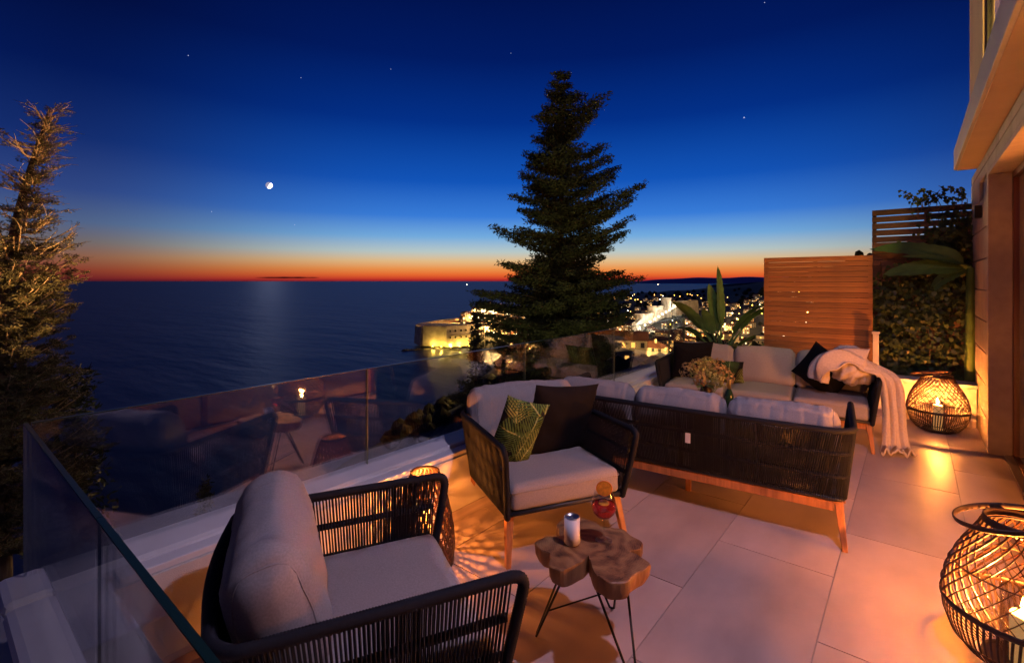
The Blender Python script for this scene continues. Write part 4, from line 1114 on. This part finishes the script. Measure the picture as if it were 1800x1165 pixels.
# near hillside houses seen over the sofa: each described
place_house(3, 150, 33, R(-14), 'nearest large gabled house below the terrace, seen just above the sofa cushions', 'hillside houses', -1, 1)
place_house(4, 118, 21, R(20), 'flat roofed house with bright windows left of the nearest gabled house', 'hillside houses', -2)
place_house(1, 200, 56, R(-30), 'hip roofed house right of and behind the nearest gabled house', 'hillside houses')
place_house(0, 240, 48, R(10), 'small gabled house in the dip behind the nearest houses', 'hillside houses')
place_house(2, 262, 84, R(-40), 'square hip roofed house under the banana plant leaves', 'hillside houses')
def where(f, r, zone):
    rng_ = {'old': (640, 860), 'slope': (130, 900), 'far': (700, 2300), 'hill': (380, 1500)}[zone]; q = (f-rng_[0])/(rng_[1]-rng_[0])
    dd = ['nearest rows', 'lower rows', 'middle rows', 'upper rows', 'farthest rows'][max(0, min(4, int(q*5)))]
    lo, hi = {'old': (-.17, .06), 'slope': (0, .44), 'far': (.08, .44), 'hill': (.42, .62)}[zone]; q = (r/f-lo)/(hi-lo)
    ss = ['left edge', 'left half', 'centre', 'right half', 'right edge'][max(0, min(4, int(q*5)))]
    return '%s, %s' % (dd, ss)
cnt = 0; placed = [(150, 33), (118, 21), (200, 56), (240, 48), (262, 84)]
def ok(f, r, dmin):
    return all((f-a)**2+(r-b_)**2 > dmin**2 for a, b_ in placed)
tries = 0
zones = [(62, (640, 860), (-115, 40), 'old', 10.5), (120, (260, 800), (0, 1), 'slope', 14), (70, (700, 1900), (0, 2), 'far', 20), (50, (420, 1500), (0, 3), 'hill', 22)]
for (num, (f0, f1), (r0, r1), zone, dm) in zones:
    k = 0; tries = 0
    while k < num and tries < 3000:
        tries += 1; f = rnd.uniform(f0, f1)
        if zone == 'old': r = rnd.uniform(r0, r1)
        elif zone == 'slope': r = f*rnd.uniform(.0, .42)
        elif zone == 'far': r = f*rnd.uniform(.05, .42)
        else: r = f*rnd.uniform(.42, .62)
        if r < lerp_tab(f, COAST)+16 or not ok(f, r, dm): continue
        if zone == 'old' and f < 668: continue
        placed.append((f, r)); k += 1; i = rnd.randrange(7)
        kind_ = CASE[protos[i][1]]
        lab, grp = {'old': ('%s stone house packed inside the old town walls' % kind_, '%s houses in the old town' % kind_),
               'slope': ('%s house on the slope between terrace and harbour' % kind_, '%s houses on the near slope' % kind_),
               'far': ('%s house far off near the lit white ramparts' % kind_, '%s houses near the ramparts' % kind_),
               'hill': ('%s house on the dark hill to the right' % kind_, '%s houses on the right hill' % kind_)}[zone]
        u_ = r/f; tag2 = where(f, r, zone)
        place_house(i, f, r, rnd.uniform(-.8, .8), '%s, %s' % (lab, tag2), '%s, %s' % (grp, tag2))
for i, (t, rf) in enumerate(protos):
    if i not in used:
        for ch in list(t.children): bpy.data.objects.remove(ch)
        bpy.data.objects.remove(t)

# harbour fortress with crenels and flood lamps
ft = thing('harbour_fortress', 'massive harbour fortress at the tip of the old town, floodlit yellow', 'fortress', (0, 0, 0))
def wall_run(par, pts, z0, z1, th, name='rampart', mt='rampart', cren=True):
    for (a, b_) in zip(pts, pts[1:]):
        A = far(a[0], a[1], 0); B = far(b_[0], b_[1], 0); d = (B-A).normalized(); nn = Vector((-d.y, d.x, 0))*th/2; ln = (B-A).length; bt_ = nn*.6
        vs = [A-nn-bt_, B-nn-bt_, B+nn, A+nn, A-nn, B-nn, B+nn, A+nn]
        vs = [(v.x, v.y, z0 if i < 4 else z1) for i, v in enumerate(vs)]
        o = MB().add(vs, [(3, 2, 1, 0), (4, 5, 6, 7), (0, 1, 5, 4), (1, 2, 6, 5), (2, 3, 7, 6), (3, 0, 4, 7)]).build(name, mt, par)
        if cren:
            m = MB(); n = max(1, int(ln/4))
            for k in range(n):
                c = A + d*(ln*(k+.5)/n); q = Matrix.Translation((c.x, c.y, 0)) @ Matrix.Rotation(atan2(d.y, d.x), 4, 'Z')
                m.box(-1.1, 1.1, -th*.5, -th*.5+1.2, z1+.01, z1+1.7, mtx=q); m.box(-1.1, 1.1, th*.5-1.2, th*.5, z1+.01, z1+1.7, mtx=q)
            m.build('battlements', mt, o)
wall_run(ft, [(655, -118), (648, -86)], -85, -60, 5); wall_run(ft, [(640, -87), (662, -52)], -85, -59, 6); wall_run(ft, [(690, -134), (656, -119)], -86, -62, 5); wall_run(ft, [(662, -52), (700, -44)], -85, -60, 5)
MB().add([far(a, b_, z) for z in (-60.5,) for a, b_ in ((655, -118), (648, -86), (640, -87), (662, -52), (700, -44), (720, -128), (690, -134))], [(0, 1, 2, 3, 4, 5, 6)]).build('fortress_roof', 'hwall', ft)
for k, (f, r) in enumerate(((645, -104), (640, -92), (641, -80), (645, -68), (648, -56))):
    q = thing('flood_lamp', ['leftmost', 'second from left', 'middle', 'second from right', 'rightmost'][k]+' yellow flood lamp at the foot of the harbour fortress', 'lamp', far(f-3, r, SEA+3.2), 0, 'fortress flood lamps')
    MB().box(-.4, .4, -.4, .4, -3, 0).build('post', 'rock', q); MB().lathe([(.3, 0), (1.0, .5), (1.0, 1.1), (.3, 1.5)], 8).build('lamp_head', 'lampgold', q)
    lamp('flood_light', 'POINT', (0, 0, 2.6), 13000, (1, .62, .10), .5, q)
wall_run(ft, [(639.5, -87), (657.5, -52)], -70.2, -69.2, 6.4, 'string_course', 'rampart', False)
for q_ in (.12, .3, .5, .68, .86):
    for zz in (-65.5, -74):
        a_ = far(640+22*q_, -87+35*q_, zz); b_ = MB().box(-.9, .9, -4.6, -2, 0, 2.4).build('embrasure', 'windark', ft); b_.location = a_; b_.rotation_euler = (0, 0, atan2((RGT*35+FWD*22).y, (RGT*35+FWD*22).x))
rk = MB()
for k in range(26):
    q = k/25; c = far(632+12*sin(q*3)-10*abs(q-.5), -138+70*q, SEA+.3); s = rnd.uniform(2.5, 5)
    rk.add([c+Vector((s*cos(a)*rnd.uniform(.7, 1.2), s*sin(a)*rnd.uniform(.7, 1.2), 0)) for a in [j*pi/3 for j in range(6)]]+[c+Vector((0, 0, rnd.uniform(1.2, 2.6)))], [(j, (j+1) % 6, 6) for j in range(6)])
tag(rk.build('shore_rocks', 'rock'), 'low rocky breakwater at the foot of the fortress', 'rocks', kind='stuff')
# seaward town wall and lit church block
ow = thing('town_wall', 'dim old town wall running seaward behind the fortress', 'wall')
wall_run(ow, [(700, -134), (760, -118), (830, -78)], -86, -62, 4)
cb = thing('church', 'brightly lit church with square bell tower above the old town roofs', 'church', far(790, -45, ground(790, -45)), YAW+.2)
MB().box(-14, 8, -7, 7, -4, 13).build('nave', 'rampart', cb); MB().add([(-14.5, -7.5, 12.9), (8.5, -7.5, 12.9), (8.5, 7.5, 12.9), (-14.5, 7.5, 12.9), (-14.5, 0, 17), (8.5, 0, 17)], [(0, 1, 5, 4), (2, 3, 4, 5), (0, 4, 3), (1, 2, 5)]).build('roof', 'hroof', cb)
MB().box(8.1, 14, -3, 3, -4, 20).build('bell_tower', 'rampart', cb); MB().lathe([(3.2, 0), (2.8, 2.2), (.1, 4)], 8, c=(11, 0, 20)).build('dome', 'hroof', cb)
for q in ((-8, -14), (4, -14), (12, -11)):
    lamp('church_light', 'POINT', (q[0], q[1], 8), 26000, (1, .82, .5), 1.0, cb)
# the white-lit land walls
lw = thing('land_wall', 'long stepped rampart floodlit brilliant white, right of the conifer', 'fortress')
segs = [((690, 172), (790, 208), -70, -60), ((800, 212), (900, 258), -68, -56), ((905, 262), (1010, 312), -66, -50), ((1000, 330), (1060, 400), -62, -42)]
for (a, b_, z0, z1) in segs: wall_run(lw, [a, b_], z0-8, z1, 6)
for (f, r, h_, s_) in ((790, 206, -54, 8), (902, 257, -47, 9), (1010, 318, -36, 11)):
    c = far(f, r, 0); MB().lathe([(s_, -78-h_ if False else -76), (s_*.93, h_), (s_, h_+.5), (s_, h_+2.5)], 14, c=(c.x, c.y, 0)).build('round_tower', 'rampart', lw)
for k in range(12):
    q = k/9; f = 690+330*q; r = 172+(330-172)*q
    l_ = lamp('rampart_light', 'POINT', far(f-22, r+2, -62+12*q), 50000, (1, .90, .74), 2.0)
    lp_ = thing('flood_lamp', ['nearest', 'second nearest', 'third nearest', 'fourth nearest', 'fifth nearest', 'sixth nearest', 'sixth farthest', 'fifth farthest', 'fourth farthest', 'third farthest', 'second farthest', 'farthest'][k]+' white flood lamp on a mast before the lit rampart', 'lamp', far(f-22, r+2, ground(f-22, r+2)), 0, 'rampart flood lamps')
    zt_ = -62+12*q-ground(f-22, r+2)
    MB().tube([(0, 0, 0), (0, 0, max(1, zt_-2.5))], .25, 6).build('mast', 'black', lp_); MB().lathe([(.5, 0), (1.1, .4), (1.1, 1), (.5, 1.4)], 8, c=(0, 0, max(1, zt_-2.4))).build('lamp_head', 'lampwhite', lp_)

# street lamps over town and hill
lamp_proto = {}
rnd = random.Random(77)
def street_lamp(f, r, mt, size, label, group, light=0, hgt=6):
    light *= 3
    key = (mt, size)
    if key not in lamp_proto:
        t = thing('street_lamp', label, 'lamp'); MB().tube([(0, 0, 0), (0, 0, hgt)], .12, 5).build('mast', 'black', t)
        MB().lathe([(.3*size, 0), (size, .5*size), (size, size), (.3*size, 1.6*size)], 8, c=(0, 0, hgt)).build('lamp_head', mt, t); lamp_proto[key] = t
    else: t = copy_tree(lamp_proto[key])
    t.location = far(f, r, ground(f, r)); tag(t, label, 'lamp', group)
    if light: lamp('street_light', 'POINT', far(f, r, ground(f, r)+hgt+2.5), light, (1, .55, .16), .6)
n = 0
while n < 299:
    zsel = rnd.random()
    if zsel < .22: f = rnd.uniform(650, 860); r = rnd.uniform(-105, 50); lab = ('street lamp glowing among the old town roofs', 'old town street lamps'); zn = 'old'; lit = 16000 if rnd.random() < .6 else 0
    elif zsel < .62: f = rnd.uniform(130, 900)**1.0; r = f*rnd.uniform(.0, .46); lab = ('street lamp on the slope below the terrace', 'slope street lamps'); zn = 'slope'; lit = 11000 if rnd.random() < .6 else 0
    elif zsel < .78: f = rnd.uniform(900, 2300); r = f*rnd.uniform(.14, .45); lab = ('distant street lamp beyond the ramparts', 'distant street lamps'); zn = 'far'; lit = 0
    else: f = rnd.uniform(380, 1500); r = f*rnd.uniform(.42, .62); lab = ('street lamp on the dark right hand hill', 'hill street lamps'); zn = 'hill'; lit = 5000 if rnd.random() < .3 else 0
    if r < lerp_tab(f, COAST)+12: continue
    mt = rnd.choice(['lampglow', 'lampglow', 'lampglow', 'lampwhite', 'lampgold']); sz = .35 if f < 320 else (.7 if f < 700 else (1.0 if f < 1300 else 1.7))
    w_ = where(f, r, zn); c_ = {'lampglow': 'orange', 'lampwhite': 'white', 'lampgold': 'yellow'}[mt]; street_lamp(f, r, mt, sz, c_+' '+lab[0]+', '+w_, c_+' '+lab[1]+', '+w_, lit); n += 1
street_lamp(520, 150, 'lampgreen', .8, 'green glowing lamp in the town', 'green lamps')
# dark woods on the slopes (canopy mass)
wd = MB(); n = 0; rnd = random.Random(8)
while n < 1900:
    f = 25*math.exp(rnd.random()*4.7); r = f*rnd.uniform(-.25, 1.1)
    if r < lerp_tab(f, COAST)+10 or (f > 640 and f < 900 and r < 60): continue
    if any(abs(f-a) < 12 and abs(r-b_) < 9 for a, b_ in placed[:5]): continue
    s = rnd.uniform(1.6, 3.2)*(1 if f < 300 else 1.6 if f < 1200 else 4); z = ground(f, r)
    if EYE-(z+s*1.6) < .045*f and f < 1200 and r/f < .42: n += 1; continue
    c = far(f, r, z); h_ = s*rnd.uniform(1.0, 1.8); k = 7
    vs = [c+Vector((0, 0, h_*1.0))]
    for (zz, rr) in ((.75, .6), (.4, .95), (0, .6)):
        for j in range(k): a = 2*pi*j/k; q = rnd.uniform(.7, 1.25); vs.append(c+Vector((s*rr*q*cos(a), s*rr*q*sin(a), h_*zz*rnd.uniform(.85, 1.1))))
    fs = [(0, 1+j, 1+(j+1) % k) for j in range(k)]
    for L_ in range(2):
        for j in range(k): fs.append((1+L_*k+j, 1+(L_+1)*k+j, 1+(L_+1)*k+(j+1) % k, 1+L_*k+(j+1) % k))
    wd.add(vs, fs); n += 1
tag(wd.build('woodland', 'wood_far'), 'dark tree canopy covering the slopes around the town', 'woods', kind='stuff')

# lamps at sea
for (f, r, lab) in ((9000, -830, 'tiny bright ship lamp on the horizon left of the conifer'), (9500, 2830, 'tiny ship lamp on the water right of the conifer')):
    q = thing('boat', lab, 'boat', far(f, r, SEA)); MB().add([(-14, -3, 2.5), (14, -3, 2.5), (18, 0, 3), (14, 3, 2.5), (-14, 3, 2.5), (-12, -2, 0), (12, -2, 0), (14, 0, 0), (12, 2, 0), (-12, 2, 0)], [(0, 1, 2, 3, 4), (5, 9, 8, 7, 6), (0, 5, 6, 1), (1, 6, 7, 2), (2, 7, 8, 3), (3, 8, 9, 4), (4, 9, 5, 0)]).build('hull', 'windark', q)
    MB().box(-6, 2, -2, 2, 2.6, 6).build('cabin', 'hwall', q); MB().lathe([(1, 0), (6, 5), (6, 9), (1, 13)], 8, c=(0, 0, 9)).build('mast_lamp', 'lampwhite', q)
# moon and stars
mo = MB(); D = 40000
mpos = far(D, (473-900)/861*D, EYE+(493-326)/861*D)
me = bpy.data.meshes.new('moon'); import bmesh
bm = bmesh.new(); bmesh.ops.create_uvsphere(bm, u_segments=32, v_segments=20, radius=5.6/861*D); bm.to_mesh(me); bm.free()
for p_ in me.polygons: p_.use_smooth = True
me.materials.append(M['moon']); o = link('moon', me, loc=mpos); tag(o, 'bright crescent moon with earthshine low in the blue dusk sky', 'moon')
for k, (x, y, s, lab) in enumerate([(1308, 207, 1.5, 'brightest star, in the blue sky right of the conifer top'), (331, 98, .9, 'faint star in the upper left sky'), (529, 137, .8, 'faint star high above and right of the moon'), (687, 122, .8, 'faint star left of the conifer, high up'),
                                (372, 372, .8, 'faint star below and left of the moon'), (1344, 5, .9, 'faint star at the very top edge of the sky'), (898, 94, .7, 'faint star just up and left of the conifer tip'), (518, 395, .7, 'very faint star low below the moon, to its right')]):
    bm = bmesh.new(); bmesh.ops.create_icosphere(bm, subdivisions=1, radius=s/861*D*sqrt(1+((x-900)/861)**2)*.8); me = bpy.data.meshes.new('star'); bm.to_mesh(me); bm.free(); me.materials.append(M['star'])
    tag(link('star', me, loc=far(D, (x-900)/861*D, EYE+(493-y)/861*D)), lab, 'star')
# garden spotlights (hidden below the parapet) that light the left tree and the conifer
p = far(5.2, -4.6, 0)
for (f, r, z, tgt, en, lab) in ((5.0, -4.75, -1.0, far(6.6, -6.5, 4.6), 1150, 'garden spotlight below the parapet aimed at the left tree'), (6.5, 2.2, -2.2, far(15, 1.5, 3.0), 700, 'garden spotlight below the parapet aimed at the conifer')):
    q = thing('garden_spotlight', lab, 'lamp', far(f, r, z)); MB().lathe([(.05, 0), (.06, .12)], 16).build('lamp_body', 'black', q); MB().tube([(0, 0, -.002), (0, 0, -1.6)], .015, 6).build('spike', 'black', q)
    lamp('garden_light', 'SPOT', far(f, r, z+.16), en, (1, .52, .18) if f < 6 else (1, .80, .34), .06, None, target=tgt, spot_size=R(66), spot_blend=.9)
# thin cloud bank over the horizon
for (f, r, z, ln, th, lab) in ((38000, -17400, 230, 2400, 150, 'thin dark cloud streak low over the sea horizon, left of the conifer'),):
    m = MB(); vs = []
    n = 30
    for i in range(n+1):
        q = -1+2*i/n; w_ = th*(1-q*q)**.6*(.7+.5*noise.noise(Vector((q*4, 1, 1))))
        for j in range(8):
            a = j*pi/4; vs.append(far(f+400*sin(a), r+ln*q, z+w_*cos(a)*.5))
    fs = [(i*8+j, i*8+(j+1) % 8, (i+1)*8+(j+1) % 8, (i+1)*8+j) for i in range(n) for j in range(8)]
    M['cloud'] = mat('dusk cloud', (.12, .06, .08), 1)
    tag(m.add(vs, fs).build('cloud', 'cloud', smooth=True), lab, 'cloud')
